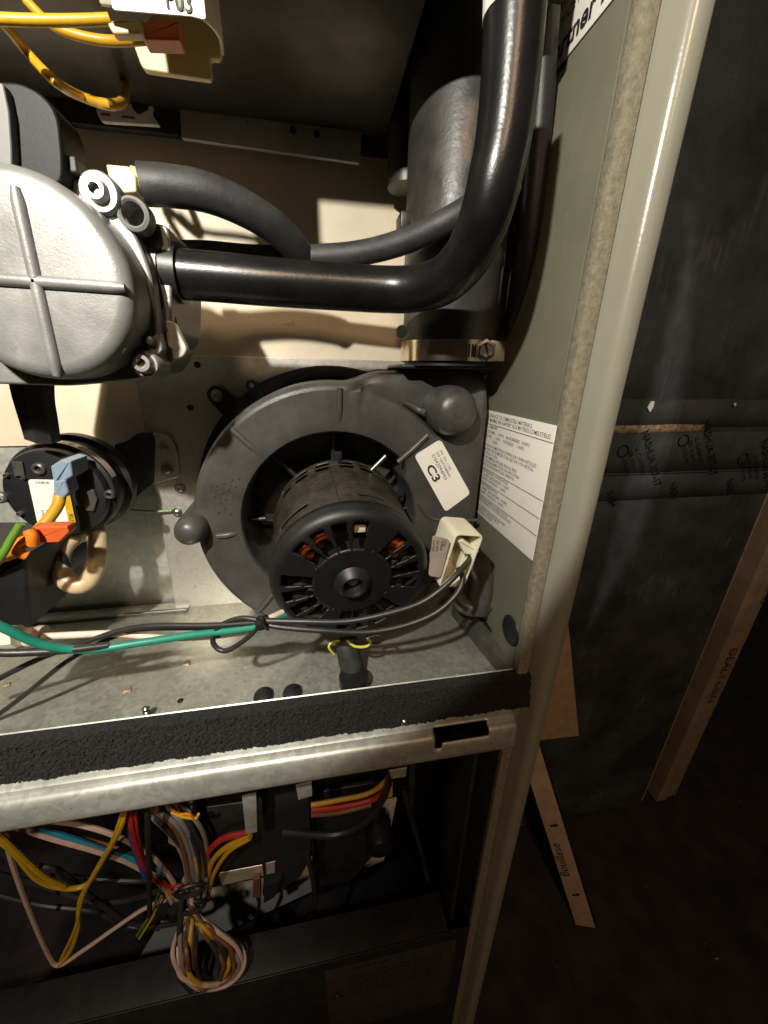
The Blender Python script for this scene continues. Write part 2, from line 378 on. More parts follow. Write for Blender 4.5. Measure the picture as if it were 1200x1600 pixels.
for i in range(len(zz)-1):
    for k in range(n): fs.append((i*n+k, i*n+(k+1) % n, (i+1)*n+(k+1) % n, (i+1)*n+k))
link('front_flange', mk(vs, fs), M['flange'], cab, label='rounded pale grey green painted front flange')
# shelf
sh = box('shelf', -.34, XS-.0005, YF+.001, YB-.001, ZS-.0015, ZS, M['galv2'], cab, .0003, label='galvanised shelf under the blower')
box('shelf_back_ledge', -.34, -.108, YB-.012, YB-.0005, ZS, ZS+.0015, M['galv'], cab, .0004)
tube('shelf_seam', [(-.34, YB-.0125, ZS+.0018), (-.108, YB-.0125, ZS+.0018)], .0014, M['steel'], cab)
# rail (section in Y,z) with a hook slot near its right end
sec = [(YF+.0015, ZL-.002), (YF+.0002, ZL), (YF-.001, ZL-.001), (.1510, -.190), (.1490, -.1915), (.1462, -.1915), (.1450, -.1922), (.1445, -.1935), (.1440, -.1944), (.1425, -.1946), (.1412, -.1953), (.1405, -.1965),
       (.1402, -.199), (.1401, -.203), (.1401, -.208), (.1404, -.2115), (.1412, -.2135), (.1428, -.2145), (.149, -.2145)]
xs = [-.34+i*.02 for i in range(18)]; xs = [x for x in xs if x < .045]+[.0475+.0015*i for i in range(41)]
xs = [x for x in xs if x <= XS]; vs = []; fs = []; n = len(sec)
sl0, sl1 = .0565, .0895
for x in xs:
    for (y, z) in sec: vs.append((x, y, z))
for i in range(len(xs)-1):
    xm = (xs[i]+xs[i+1])/2
    for k in range(n-1):
        ins = sl0 < xm < sl1 and 6 <= k <= 11
        ins = ins or (sl0 < xm < sl0+.005 and 6 <= k <= 12)
        if not ins: fs.append((i*n+k, i*n+k+1, (i+1)*n+k+1, (i+1)*n+k))
rail = link('front_rail', mk(vs, fs), M['galv'], cab, label='galvanised front rail with a hook slot')
so = rail.modifiers.new('t', 'SOLIDIFY'); so.thickness = .0009; so.offset = 0
# upstand behind the foam
# foam gasket
NX, NS = 860, 60; vs = []; fs = []
fsec = []
p0, p1 = V((YF-.0008, ZL+.0006)), V((.1503, -.1895))
for j in range(NS+1):
    t = j/NS; p = p0.lerp(p1, t); nrm = V((-1, -.16)).normalized(); th = .0040*min(1, sqrt(max(0, min(t, 1-t))*14)); fsec.append((p.x+nrm.x*th, p.y+nrm.y*th, nrm, th))
x0, x1 = -.30, .1175
for i in range(NX+1):
    x = x0+(x1-x0)*i/NX
    for (y, z, nr, th) in fsec:
        q = V((x, y, z)); d = noise.fractal(q*1500, .9, 2.0, 3)*.0007*min(1, th/.002)+noise.noise(q*110)*.0007*min(1, th/.003)
        c = noise.cell(q*700)*.0005 * min(1, th/.003)
        vs.append((x, y+nr.x*(d-c), z+nr.y*(d-c)+ noise.noise(V((x*260, z*40, 3)))*.0007*(1 if z < -.185 else 0)))
for i in range(NX):
    for j in range(NS):
        a = i*(NS+1)+j; fs.append((a, a+1, a+NS+2, a+NS+1))
fm = mk(vs, fs); foam = link('foam_gasket', fm, M['foam'], cab, fix=False, label='rough black foam strip stuck along the rail')
for p in fm.polygons: p.use_smooth = True
# small bright tack on the rail, weld dimple
lathe('rivet', [(0, -.0016), (.0012, -.0014), (.002, -.0006), (.0022, 0)], P(632, 1127, .147), M['steel'], cab, axis=(0, .6, -.8), seg=20)
# plugs and fixings on the shelf
for x, y in ((412, 1086), (457, 1081)):
    p = PZ(x, y, ZS+.001); lathe('plug', [(0, .0035), (.003, .0033), (.0050, .0022), (.0058, .0002), (.0058, -.001)], (p.x, p.y, ZS), M['plastic2'], cab, axis=(0, 0, 1), seg=32)
p = PZ(232, 1122, ZS); lathe('screw_tip', [(0, .0085), (.0010, .008), (.0017, .0072), (.0017, .0060), (.0013, .0055), (.0018, .0050), (.0013, .0044), (.0018, .0038), (.0013, .0032), (.0018, .0026), (.0013, .002), (.0018, .0012), (.0018, 0)], (p.x, p.y, ZS), M['steel'], cab, axis=(0, 0, 1), seg=20)
p = PZ(282, 1095, ZS); lathe('hole', [(.0016, .0004), (.0016, -.0002)], (p.x, p.y, ZS), M['dark'], cab, axis=(0, 0, 1), seg=20)
p = PX(797, 985, XS-.0004); lathe('grommet', [(.0001, -.0016), (.0078, -.0014), (.0092, -.0004), (.0095, .0002)], (XS, p.y, p.z), M['plastic2'], cab, axis=(1, 0, 0), seg=36, label='black oval grommet low on the side panel')
# hanging tabs under the rail
for a in ([(378, 1245), (400, 1240), (402, 1300), (384, 1304)], [(462, 1228), (487, 1222), (488, 1244), (466, 1250)], [(608, 1205), (636, 1200), (634, 1214), (612, 1217)]):
    pxprism('rail_tab', a, .166, .001, M['galv'], cab, bev=.0003)
# lower compartment
box('lower_ledge', -.34, .088, .1505, .176, -.447, -.4455, M['darkbox'], cab, .0004)
box('lower_front_panel', -.34, XS-.001, .1490, .1502, FL+.002, -.4450, M['darkbox'], cab, .0004)
sheet_xz('lower_rear_panel', -.34, XS, FL+.002, ZS-.004, .40, M['dark'])
box('gusset', .094, .097, .160, .20, FL+.01, ZS-.01, M['darksteel'], cab, .0006)
tube('door_brace', [P(632, 1240, .19), P(660, 1340, .19), P(690, 1460, .19)], .0022, M['darksteel'], cab, seg=10)

# ---------------------------------------------------------------- mounting plate
pl = root('mounting_plate', 'bare steel mounting plate screwed behind the round blower', 'plate', (-.02, .27, ZS))
pts = px_outline([(207, 553), (240, 553), (613, 564), (640, 566), (640, 900), (600, 950), (340, 962), (283, 957), (276, 945)], .268)
pts = [(pts[0][0]+.0, pts[0][1])] + pts[1:]
prism('plate_sheet', rounded(pts, .0022), .2655, .2675, M['plate'], pl, .0004)
for (x, y) in ((297, 637), (308, 570)):
    p = P(x, y, .2650); lathe('hole', [(.0020, 0), (.0020, .0004)], (p.x, .2650, p.z), M['dark'], pl, seg=20)
for (x, y, s) in ((258, 699, .7), (263, 733, 1.0), (281, 763, 1.0), (276, 801, .9)):
    p = P(x, y, .264); screw(SC_HEX, (p.x, .2650 if y > 750 else .2622, p.z), pl, s, random.random())

# ================================================================ BLOWER
CX, CZ = .008, -.090
bl = root('draft_blower', 'round black plastic draft blower with a slotted motor sticking out', 'blower', (CX, .262, CZ-.08))
def sst(a, b, x): t = max(0, min(1, (x-a)/(b-a))); return t*t*(3-2*t)
def Rout(th):
    c, s = cos(th), sin(th); R = .0850
    d = (math.degrees(th)+180) % 360-180
    if -14 <= d <= 70:
        r = 9
        if c > .01: r = min(r, .0950/c)
        if s > .01: r = min(r, .0920/s)
        if d < 0:
            if s < 0: r = min(r, max(.0850, .0225/abs(s)))
        R = max(R, r)
    if 62 < d < 90: R = .0850+(.0992-.0850)*(1-sst(64, 86, d)) if d > 66 else R
    return R
NA = 288
Rs = [Rout(2*pi*k/NA) for k in range(NA)]
Rs = [(Rs[k-2]+2*Rs[k-1]+3*Rs[k]+2*Rs[(k+1) % NA]+Rs[(k+2) % NA])/9 for k in range(NA)]
rows = []
for k in range(NA):
    th = 2*pi*k/NA; d = (math.degrees(th)+180) % 360-180; R = Rs[k]
    o = sst(36, 46, d)*(1-sst(76, 84, d))                        # sector where the outlet sits lower than the ring
    ex = R-.0850
    YR = .2145
    yo = YR+.010*o if ex > .0005 else YR
    ri = .0565-.006*(sst(-30, -5, d)*(1-sst(30, 42, d)))
    ro = .0822
    pr = []
    pr.append((R+.000, .2640)); pr.append((R, .2350))
    pr.append((R-.0002, YR+.008+.010*o))
    for a in (0.25, .5, .75, 1.0):
        A = a*pi/2; pr.append((R-.0002-.0050*(1-cos(A)), (YR+.0065+.009*o)-.0055*sin(A)*1.0))
    rin = min(R-.006, max(ro+.001, R-.006)) if ex > .004 else R-.0056
    pr.append((rin, YR+.0006+.009*o))
    if ex > .004 and o > 0.01:
        pr.append((ro+.003, YR+.0008+.009*o)); pr.append((ro+.001, YR+.006*o+.0006)); pr.append((ro-.001, YR+.0015*o+.0003))
    else:
        f = (rin-(ro-.002)); pr += [(rin-f*.33, YR+.0003), (rin-f*.66, YR+.0001), (rin-f, YR)]
    pr += [(.072, YR), (.064, YR), (ri+.0030, YR+.0002), (ri+.0012, YR+.0008), (ri+.0003, YR+.0022), (ri, YR+.004), (ri-.0005, .250), (ri-.002, .2568), (.030, .2575), (.002, .2575)]
    rows.append([(CX+r*cos(th), y, CZ+r*sin(th)) for r, y in pr])
n = len(rows[0]); vs = [v for r in rows for v in r]; fs = []
for k in range(NA):
    for j in range(n-1): fs.append((k*n+j, k*n+j+1, ((k+1) % NA)*n+j+1, ((k+1) % NA)*n+j))
hs = link('housing', mk(vs, fs), M['plastic'], bl, label='spiral black plastic blower housing')
# back flange with ears
fl = []
for k in range(160):
    th = 2*pi*k/160; d = (math.degrees(th)+180) % 360-180; r = max(Rout(th)+.001, .0935 if (d > 55 or d < -120) else .0865); fl.append((CX+r*cos(th), CZ+r*sin(th)))
prism('back_flange', fl, .2590, .2645, M['plastic2'], bl, .0008, label='black flange behind the housing')
def ear(x, y, Y, r, hole_s=1.0, me=SC_HEX, tow=(CX, CZ)):
    p = P(x, y, Y); v = V((tow[0]-p.x, tow[1]-p.z)).normalized(); q = V((p.x, p.z)); t = V((-v.y, v.x)); out = []
    for k in range(13):
        a = pi/2+pi*k/12; w = v*cos(a)+t*sin(a); out.append(tuple(q+w*r))
    e = q+v*(r*3.0); out += [tuple(e-t*r*1.25), tuple(e+t*r*1.25)]
    prism('ear', out, Y, .2645, M['plastic2'], bl, .0007)
    screw(me, (p.x, Y-.0002, p.z), bl, hole_s, random.random())
ear(339, 618, .2575, .0062, 1.0)
ear(393, 602, .2575, .0034, 1.2, SC_TINY)
ear(607, 590, .236, .0036, 1.2, SC_TINY)
ear(766, 592, .236, .0036, 1.3, SC_TINY, tow=(.09, -.02))
# left boss and right dome
p = P(290, 838, .200)
lathe('boss', [(0, 0), (.003, .0002), (.0055, .0012), (.0072, .0032), (.0082, .0062), (.0086, .010), (.0098, .062)], (p.x, .2005, p.z), M['plastic'], bl, label='domed boss on the left of the housing')
obox('boss_web', (p.x+.0065, .245, p.z+.010), (.016, .036, .013), (1, 0, 1.1), (0, 1, 0), M['plastic'], bl, .002)
p = P(718, 646, .198)
lathe('dome', [(0, 0), (.0025, .0001), (.0028, .0005), (.006, .0007), (.0095, .0020), (.0120, .0045), (.0136, .0085), (.0142, .0125), (.0146, .030)], (p.x, .198, p.z), M['plastic'], bl, label='round dome cap on the outlet corner')
# outlet collar under the clamp
VX, VY, VR = .0762, .2235, .0262
box('collar_lip', .0470, .1030, .2130, .2600, .0020, .0042, M['plastic2'], bl, .0009)
lathe('collar', [(VR-.001, .0), (VR-.001, .016)], (VX, VY, .0035), M['plastic2'], bl, axis=(0, 0, 1))
# ribs on ring + spokes in the recess
def radial(name, deg, r0, r1, Y, rad, m=M['plastic'], dY=0, **k):
    t = radians(deg); tube(name, [(CX+r0*cos(t), Y+dY, CZ+r0*sin(t)), (CX+(r0+r1)/2*cos(t), Y, CZ+(r0+r1)/2*sin(t)), (CX+r1*cos(t), Y, CZ+r1*sin(t))], rad, m, bl, seg=12, **k)
for dg, a, b in ((87, .0585, .0815), (183, .0585, .0720), (228, .058, .082), (133, .058, .0815)): radial('rib', dg, a, b, .2143, .0017, dY=.003)
def pxtube(name, pts, r, m, par, **k): return tube(name, [P(*q) for q in pts], r, m, par, **k)
pxtube('rib', [(622, 722, .2150), (645, 702, .2142), (668, 680, .2146)], .0017, M['plastic'], bl)
pxtube('rib', [(632, 628, .219), (655, 641, .217), (666, 646, .213)], .0020, M['plastic'], bl)
pxtube('rib', [(652, 786, .2150), (668, 806, .2150), (690, 813, .2150), (745, 813, .2155)], .0012, M['plastic'], bl)
for dg in (90, 133, 183, 228, 48, 0, 280, 320): radial('spoke', dg, .020, .0560, .236, .0016, M['plastic2'])
pxtube('mounting_bolt', [(579, 736, .226), (603, 712, .226)], .0016, M['steel'], bl)
# moulded marks on the ring (raised code lines)
for j in range(4):
    for i in range(9):
        if random.random() < .25: continue
        a = radians(150+i*2.6); r = .0735-j*.0032
        obox('moulded_mark', (CX+r*cos(a), .2143, CZ+r*sin(a)), (.0019*random.uniform(.5, 1), .0006, .0015), (-sin(a), 0, cos(a)), (0, 1, 0), M['plastic'], bl, 0) if (i+j) % 2 else None

# label
YL = .2139
def quad_label(name, corners, Y, th, m, par, r=.002, **k):
    pl_ = rounded([(P(x, y, Y).x, P(x, y, Y).z) for x, y in corners], r); return prism(name, pl_, Y-th, Y+.0002, m, par, .00005, **k)
lb = quad_label('label', [(647, 712), (688, 686), (735, 771), (696, 800)], YL, .0003, M['label'], bl, .0028, label='white sticker reading C3')
A_ = P(647, 712, YL-.0004); B_ = P(688, 686, YL-.0004); D_ = P(696, 800, YL-.0004)
ex = (D_-A_); ey = (B_-A_)
def on(u, v): return A_+ex*u+ey*v
def fit(t, u0, u1, v, sz, **k):
    me = text_me(t, sz); w_ = max(q.co.x for q in me.vertices); bpy.data.meshes.remove(me)
    text('lettering', t, on(u0, v), ex, ey, sz, M['ink'], lb, sx=(u1-u0)*ex.length/w_, **k)
fit('C3', .235, .50, .15, .0072, bold=.0002)
fit('D342094P03', .13, .56, .50, .0030)
fit('S/N  NAF10480605', .13, .56, .67, .0022)
fit('P/N  7021-11500', .14, .47, .80, .0021)

# motor (tilted axis)
MF = P(551, 908, .168); MA = D(455, 462).normalized()      # axis, away from the camera
ma = V((0, 0, 1)); mb_ = (ma-MA*ma.dot(MA)).normalized(); mc = MA.cross(mb_)     # mb_ = up, mc = right?
if mc.x < 0: mc = -mc
def MP(r, deg, h): t = radians(deg); h = h*1.10 if h > .011 else h; return MF+MA*h+(mc*cos(t)+mb_*sin(t))*r*KM
KM = 1.035
mot = None
def grid_surface(prof, nA, hole, deg0=0):
    vs = []; fs = []; n = len(prof)
    for k in range(nA):
        for (r, h) in prof: vs.append(MP(r, deg0+360*k/nA, h))
    for k in range(nA):
        for j in range(n-1):
            am = deg0+360*(k+.5)/nA; rm = (prof[j][0]+prof[j+1][0])/2; hm = (prof[j][1]+prof[j+1][1])/2
            if hole(am % 360, rm, hm): continue
            fs.append((k*n+j, k*n+j+1, ((k+1) % nA)*n+j+1, ((k+1) % nA)*n+j))
    return mk(vs, fs)
groups = (110, 18, 199, 288)
def caphole(a, r, h):
    if not (.0205 < r < .0355): return False
    for g in groups:
        for q in (-1.5, -.5, .5, 1.5):
            c = g+q*17.8; d = abs((a-c+180) % 360-180)
            if d*pi/180*r < .00290+.0008*(r-.0205)/.0145: return True
    return False
prc = [(.0075, -.0010), (.0110, -.0012), (.014, -.0010)]+[(.0160+.0015*i, -.0008+.00006*i) for i in range(14)]+[(.0372, .0002), (.0388, .0009), (.0402, .0022), (.0412, .0042), (.0416, .0065), (.0416, .0105)]
cap = link('end_cap', grid_surface(prc, 360, caphole), M['motorcap'], bl, label='slotted black motor end cap')
so = cap.modifiers.new('t', 'SOLIDIFY'); so.thickness = .0014; so.offset = -1; so.use_rim = True
lathe('hub', [(.0002, .0060), (.0036, .0060), (.0046, .0050), (.0050, -.0040), (.0056, -.0052), (.0066, -.0056), (.0082, -.0040), (.0096, -.0020), (.0105, -.0008), (.0115, .0002)], MF, M['motorcap'], bl, axis=MA, close=False, label='raised bearing hub')
lathe('shaft', [(.0001, -.0002), (.0030, .0), (.0034, .0005), (.0034, .006)], MF, M['steel'], bl, axis=MA, seg=24)
def bodyhole(a, r, h):
    if .0495 < h < .0595:
        for c in (45, 66, 84, 104, 124, 142): 
            if abs((a-c+180) % 360-180) < 6.0: return True
    if .0170 < h < .0192 and 60 < a < 82: return True
    if .0180 < h < .0205 and 120 < a < 150: return True
    return False
prb = [(.0400, .0090), (.0404, .0100)]+[(.0404, .0110+.0010*i) for i in range(41)]+[(.0404, .0528), (.0404, .0545), (.0404, .0565), (.0404, .0590), (.0404, .0600), (.0402, .0620), (.0395, .0640), (.0375, .0655), (.030, .0660), (.010, .0660)]
bd = link('motor_body', grid_surface(prb, 180, bodyhole), M['motor'], bl, label='dusty black motor can')
so = bd.modifiers.new('t', 'SOLIDIFY'); so.thickness = .0012; so.offset = -1
tube('seam', [MP(.0405, 97, .011), MP(.0406, 98, .03), MP(.0405, 99, .055)], .00035, M['motor'], bl, seg=6)
for h in (.0105, .0530): 
    tube('rolled_edge', [MP(.0406, a, h) for a in range(0, 361, 4)], .0006, M['motor'], bl, raw=True, seg=6, cap=False)
lathe('stator', [(.012, .012), (.0350, .012), (.0385, .016), (.0385, .050), (.010, .050)], MF, M['dark'], bl, axis=MA)
for a in (140, 122, 30, 12, 250, 285, 330, 200):
    o_ = tube('winding', [MP(.024, a-9, .010), MP(.0285, a-6, .0075), MP(.0300, a, .0065), MP(.0285, a+6, .0075), MP(.024, a+9, .010)], .0032, M['copper'] if a in (140, 122, 30) else M['dark'], bl, seg=10)
obox('terminal', MP(.029, 82, .006), (.006, .004, .004), mc, mb_, M['white_nylon'], bl, .0005)
for a in (60, 150, 240, 330): lathe('rivet', [(0, -.0012), (.0009, -.001), (.0011, -.0002)], MP(.0205, a, -.0004), M['plastic2'], bl, axis=MA, seg=12)
for a in (90, 175, 270, 20): obox('mount_foot', MP(.0415, a, .060), (.010, .003, .005), MP(1, a, 0)-MF, MA, M['plastic2'], bl, .0008)

# ================================================================ capacitor / connector housing
cp = root('capacitor_case', 'white plastic open capacitor case clipped to the right of the motor', 'capacitor', P(715, 915, .17))
Yc = .158
outl = rounded(px_outline([(712, 833), (757, 836), (726, 917), (684, 918)], Yc), .0032, 5)
inn = inset2(outl, .0013)
vs = []; fs = []; n = len(outl)
rg = [(outl, .181), (outl, Yc+.0006), (inset2(outl, .0003), Yc), (inset2(outl, .0010), Yc), (inn, Yc+.0006), (inset2(outl, .0018), .176)]
rg = [(inset2(outl, .0012), .1822)]+rg
for q, y in rg:
    for p in q: vs.append((p[0], y, p[1]))
for i in range(len(rg)-1):
    for k in range(n): fs.append((i*n+k, i*n+(k+1) % n, (i+1)*n+(k+1) % n, (i+1)*n+k))
fs.append(tuple(range(n))); fs.append(tuple((len(rg)-1)*n+k for k in range(n)))
link('case', mk(vs, fs), M['white_nylon'], cp)
pxprism('divider', [(716, 846), (724, 843), (749, 862), (742, 868), (726, 866)], .1605, .0145, M['white_nylon'], cp, r=.0005)
pxprism('terminal_block', [(724, 866), (745, 868), (738, 892), (716, 888)], .1655, .010, M['white_nylon'], cp, r=.0005)
# foil label on the left outer wall
lw = quad_label('label', [(676, 836), (703, 843), (688, 902), (669, 899)], .1575, .0005, M['labelfoil'], cp, .0018, label='crinkled silver sticker')
A2 = P(676, 836, .1568); B2 = P(703, 843, .1568); D2 = P(669, 899, .1568)
text('lettering', 'RU', P(696, 855, .1568), (D2-A2)*-1, (B2-A2)*-1, .0030, M['ink'], lw)
for i, s_ in enumerate(('C10 370V', '5uF 60Hz', 'H10000')): text('lettering', s_, P(677+i*6, 843+i, .1568), D2-A2, B2-A2, .0016, M['ink'], lw)

# ================================================================ motor leads
ld = root('motor_leads', 'black motor leads looping under the motor to the capacitor case, tied at the left', 'wires', P(410, 975, .165))
pxtube('wire', [(737, 868, .164), (731, 878, .158), (716, 895, .153), (690, 920, .150), (655, 943, .149), (600, 960, .149), (540, 971, .150), (470, 971, .152), (412, 970, .155)], .00150, M['w_black'], ld, label='upper black lead')
pxtube('wire', [(716, 888, .162), (723, 905, .156), (712, 930, .152), (680, 958, .150), (630, 978, .150), (570, 988, .151), (500, 985, .152), (440, 980, .154), (408, 974, .156)], .00150, M['w_black'], ld, label='lower black lead')
pxtube('wire', [(410, 972, .156), (385, 998, .158), (352, 1017, .160), (333, 1004, .162), (342, 980, .162), (375, 966, .160), (410, 970, .157)], .0013, M['w_black'], ld, label='small black loop left of the tie')
obox('cable_tie', P(410, 973, .1555), (.006, .0065, .0050), (1, 0, .2), (0, 1, 0), M['plastic2'], ld, .0012)
pxtube('cable_tie_tail', [(405, 962, .1525), (410, 972, .1515), (418, 984, .1525)], .0012, M['plastic2'], ld, seg=8, flat=.5)
pxtube('wire', [(408, 972, .157), (424, 965, .160), (441, 957, .166)], .0017, M['w_white'], ld, label='short white lead')
pxtube('wire', [(410, 974, .158), (430, 968, .161), (446, 962, .166)], .0015, M['w_teal'], ld, label='short green lead')
lc = root('lead_cable', 'green and black leads running left over the shelf in front of the blower', 'wires', P(200, 985, .17))
pxtube('wire', [(412, 977, .157), (370, 984, .160), (300, 992, .164), (220, 1004, .164), (140, 1015, .160), (70, 1008, .154), (0, 978, .148), (-60, 950, .145)], .0019, M['w_teal'], lc, label='thick green lead')
pxtube('wire', [(410, 972, .158), (330, 977, .162), (240, 978, .166), (190, 985, .168), (140, 1001, .168), (60, 1030, .170), (-40, 1080, .172)], .0014, M['w_black'], lc, label='black lead')
pxtube('wire', [(410, 969, .160), (330, 980, .164), (240, 982, .170), (190, 990, .172), (110, 1030, .173), (40, 1085, .172), (-20, 1130, .172)], .0013, M['w_black'], lc, label='second black lead')
pxtube('wire', [(392, 986, .166), (330, 994, .170), (260, 997, .172), (180, 990, .171), (120, 992, .168), (62, 995, .165)], .0017, M['w_white'], lc, label='white lead')
pxtube('wire', [(-60, 1018, .152), (20, 1020, .153), (100, 1016, .157), (170, 1008, .162)], .0018, M['w_black'], lc, label='black lead under the connectors')
cn = root('wire_connectors', 'two white plastic wire connectors on the shelf at the left edge', 'connector', P(20, 1000, .165))
pxtube('connector', [(-30, 1000, .162), (5, 997, .162), (30, 994, .162)], .0052, M['white_nylon'], cn, seg=8)
pxtube('connector', [(5, 1000, .166), (40, 996, .166), (62, 994, .166)], .0046, M['white_nylon'], cn, seg=14)
tube('collar', [P(58, 994, .166), P(68, 994, .166)], .0050, M['w_pink'], cn, seg=20)

# ================================================================ drain hose under motor
dh = root('drain_hose', 'short black rubber drain hose under the motor with a yellow clip', 'hose', P(550, 1068, .165))
pxtube('hose', [(541, 998, .180), (544, 1020, .176), (549, 1045, .173), (553, 1072, .170)], .0068, M['rubber'], dh, seg=24)
pxtube('clip', [(522, 1022, .168), (514, 1012, .167), (518, 1004, .168), (530, 1001, .170)], .0007, M['yellowclip'], dh)
pxtube('clip', [(542, 1001, .167), (555, 1010, .166), (572, 1010, .166), (579, 1003, .167), (573, 998, .168)], .0008, M['yellowclip'], dh)
pxtube('clip_wire', [(574, 1004, .167), (590, 1005, .167), (599, 998, .168), (590, 993, .169), (572, 997, .170)], .0006, M['w_black'], dh)
lathe('elbow', [(.0075, 0), (.0085, .004), (.0085, .010)], PZ(553, 1076, ZS), M['plastic2'], dh, axis=(0, 0, 1), seg=24)
# condensate channel on the right
ch = root('drain_channel', 'black plastic drain channel slanting along the right end of the shelf', 'drain', PZ(760, 1030, ZS))
a = PZ(708, 962, ZS); b = PZ(790, 1062, ZS); d = (b-a); d.z = 0
obox('channel', (a+b)/2+V((.006, 0, .006)), (d.length*1.05, .016, .012), d, (-d.y, d.x, 0), M['plastic'], ch, .002)
obox('flap', (a+b)/2+V((.011, .004, .0135)), (d.length*.8, .010, .003), d, (-d.y, d.x, 0), M['plastic2'], ch, .001)
pxtube('joint', [(712, 930, .200), (725, 945, .196), (745, 950, .193), (765, 940, .195)], .0060, M['plastic'], ch, seg=18)
pxtube('joint', [(745, 880, .200), (752, 900, .198), (750, 930, .196), (742, 955, .194)], .0085, M['plastic'], ch, seg=20)

# ================================================================ debris
for k, (x, y, m, s) in enumerate(((293, 1037, 'w_white', .0024), (198, 1080, 'seam', .0024), (10, 1071, 'seam', .002))):
    p = PZ(x, y, ZS); bm = bmesh.new(); bmesh.ops.create_icosphere(bm, subdivisions=2, radius=s)
    for v in bm.verts: v.co = v.co*(1+.5*noise.noise(v.co*700+V((k, 0, 0)))); v.co.z *= .35
    me = bpy.data.meshes.new('d'); bm.to_mesh(me); bm.free(); me.transform(Matrix.Translation(p+V((0, 0, s*.28))))
    tag(link('debris_crumb', me, M[m], None, smooth=False), ('pale square crumb lying in the middle of the galvanised shelf', 'tan flake of debris lying on the shelf near the foam strip', 'small orange tan chip at the far left edge of the shelf')[k], 'debris', 'crumbs of debris on the shelf')

vs = []; fs = []
for k in range(420):
    x = random.uniform(-.24, .10); y = random.uniform(.160, .262); q = random.uniform(.00008, .00026)*(2.2 if random.random() < .05 else 1); a = random.random()*6; n = len(vs)
    for j in range(3): vs.append((x+q*cos(a+j*2.1)*random.uniform(.6, 1.5), y+q*sin(a+j*2.1), ZS+.0001+.0002*random.random()))
    vs.append((x, y, ZS+.0003+q*.5)); fs += [(n, n+1, n+3), (n+1, n+2, n+3), (n+2, n, n+3)]
dd = link('shelf_dust', mk(vs, fs), M['label'], cab, smooth=False); dd['kind'] = 'stuff'
# ================================================================ vent pipe + clamp
vp = root('vent_pipe', 'scuffed black rubber vent pipe rising from the blower outlet', 'pipe', (VX, VY, .006))
lathe('pipe_wall', [(VR, 0), (VR, .045), (VR+.0008, .047), (VR+.0004, .050), (VR, .30)], (VX, VY, .006), M['vent'], vp, axis=(0, 0, 1), seg=64)
p = P(628, 350, .224); box('lug', p.x-.002, p.x+.006, .218, .230, p.z-.004, p.z+.004, M['plastic2'], vp, .001)
box('parting_line', VX+VR*.80-.001, VX+VR*.80+.0008, VY-VR*.62, VY-VR*.58, .035, .20, M['vent'], vp, .0003)
hc = root('hose_clamp', 'shiny steel hose clamp with a worm screw around the vent pipe base', 'clamp', (VX, VY, .006))
lathe('band', [(VR+.0004, 0), (VR+.0012, .0002), (VR+.0012, .0105), (VR+.0004, .0108)], (VX, VY, .0058), M['band'], hc, axis=(0, 0, 1), seg=96, close=False)
p = P(757, 552, .1955)
ba = (V((p.x, p.y, 0))-V((VX, VY, 0))).normalized(); tg = V((ba.y, -ba.x, 0)); 
obox('worm_housing', V((p.x, p.y, .0112))-tg*.008-ba*.0008+V((0, 0, 0)), (.012, .0050, .0105), tg, ba, M['band'], hc, .0012)
for k in range(4):
    obox('band_slot', V((VX, VY, .0110))+V((sin(radians(1.5+k*3.6)), -cos(radians(1.5+k*3.6)), 0))*(VR+.0013), (.0006, .0004, .0062), (cos(radians(1.5+k*3.6)), sin(radians(1.5+k*3.6)), 0), (0, 1, 0), M['dark'], hc, 0)
q = V((p.x, p.y-.001, .0112))
lathe('clamp_screw', [(0, -.0030), (.0032, -.0030), (.0038, -.0024), (.0040, .0), (.0055, .0002), (.0058, .0012), (.0050, .0040)], q, M['steel'], hc, axis=(.25, 1, 0), seg=6)
obox('screw_slot', q+V((-.0007, -.0032, 0)), (.0008, .0008, .0066), (1, 0, .35), (0, 1, 0), M['dark'], hc, 0)
pp = P(628, 519, .207); lathe('clamp_tail', [(0, -.001), (.0030, -.001), (.0036, .0004), (.0036, .002)], pp, M['label'], hc, axis=(.3, 1, 0), seg=18)
bb = root('burner_box', 'dark sheet steel burner box above the gas valve', 'burner box', (-.1, .22, .13))  # box added here to cast shade over the upper rear panel
box('box_shell', -.34, .045, .1735, .265, .1235, .30, M['darksteel'], bb, .001)
box('box_front', -.34, .092, .171, .1732, .1228, .30, M['darksteel'], bb, .0006)  # wider front, added to carry the box's shade across the vent pipe
# grey flue piece behind
tag(link('flue_elbow', lathe_me([(.0110, 0), (.0115, .03), (.0120, .22)], (.0560, .2555, .098), (0, 0, 1), 48), M['darksteel']), 'grey sheet metal flue section half hidden behind the black vent pipe', 'flue')
# black bundle right of the gas tube
cbl = root('corner_cable', 'black cable sleeve in the dark corner behind the gas tube', 'cable', P(850, 300, .20))
tube('sleeve', [P(852, 20, .19), P(842, 200, .195), P(822, 400, .20), P(800, 520, .215)], .0055, M['plastic2'], cbl, seg=20)

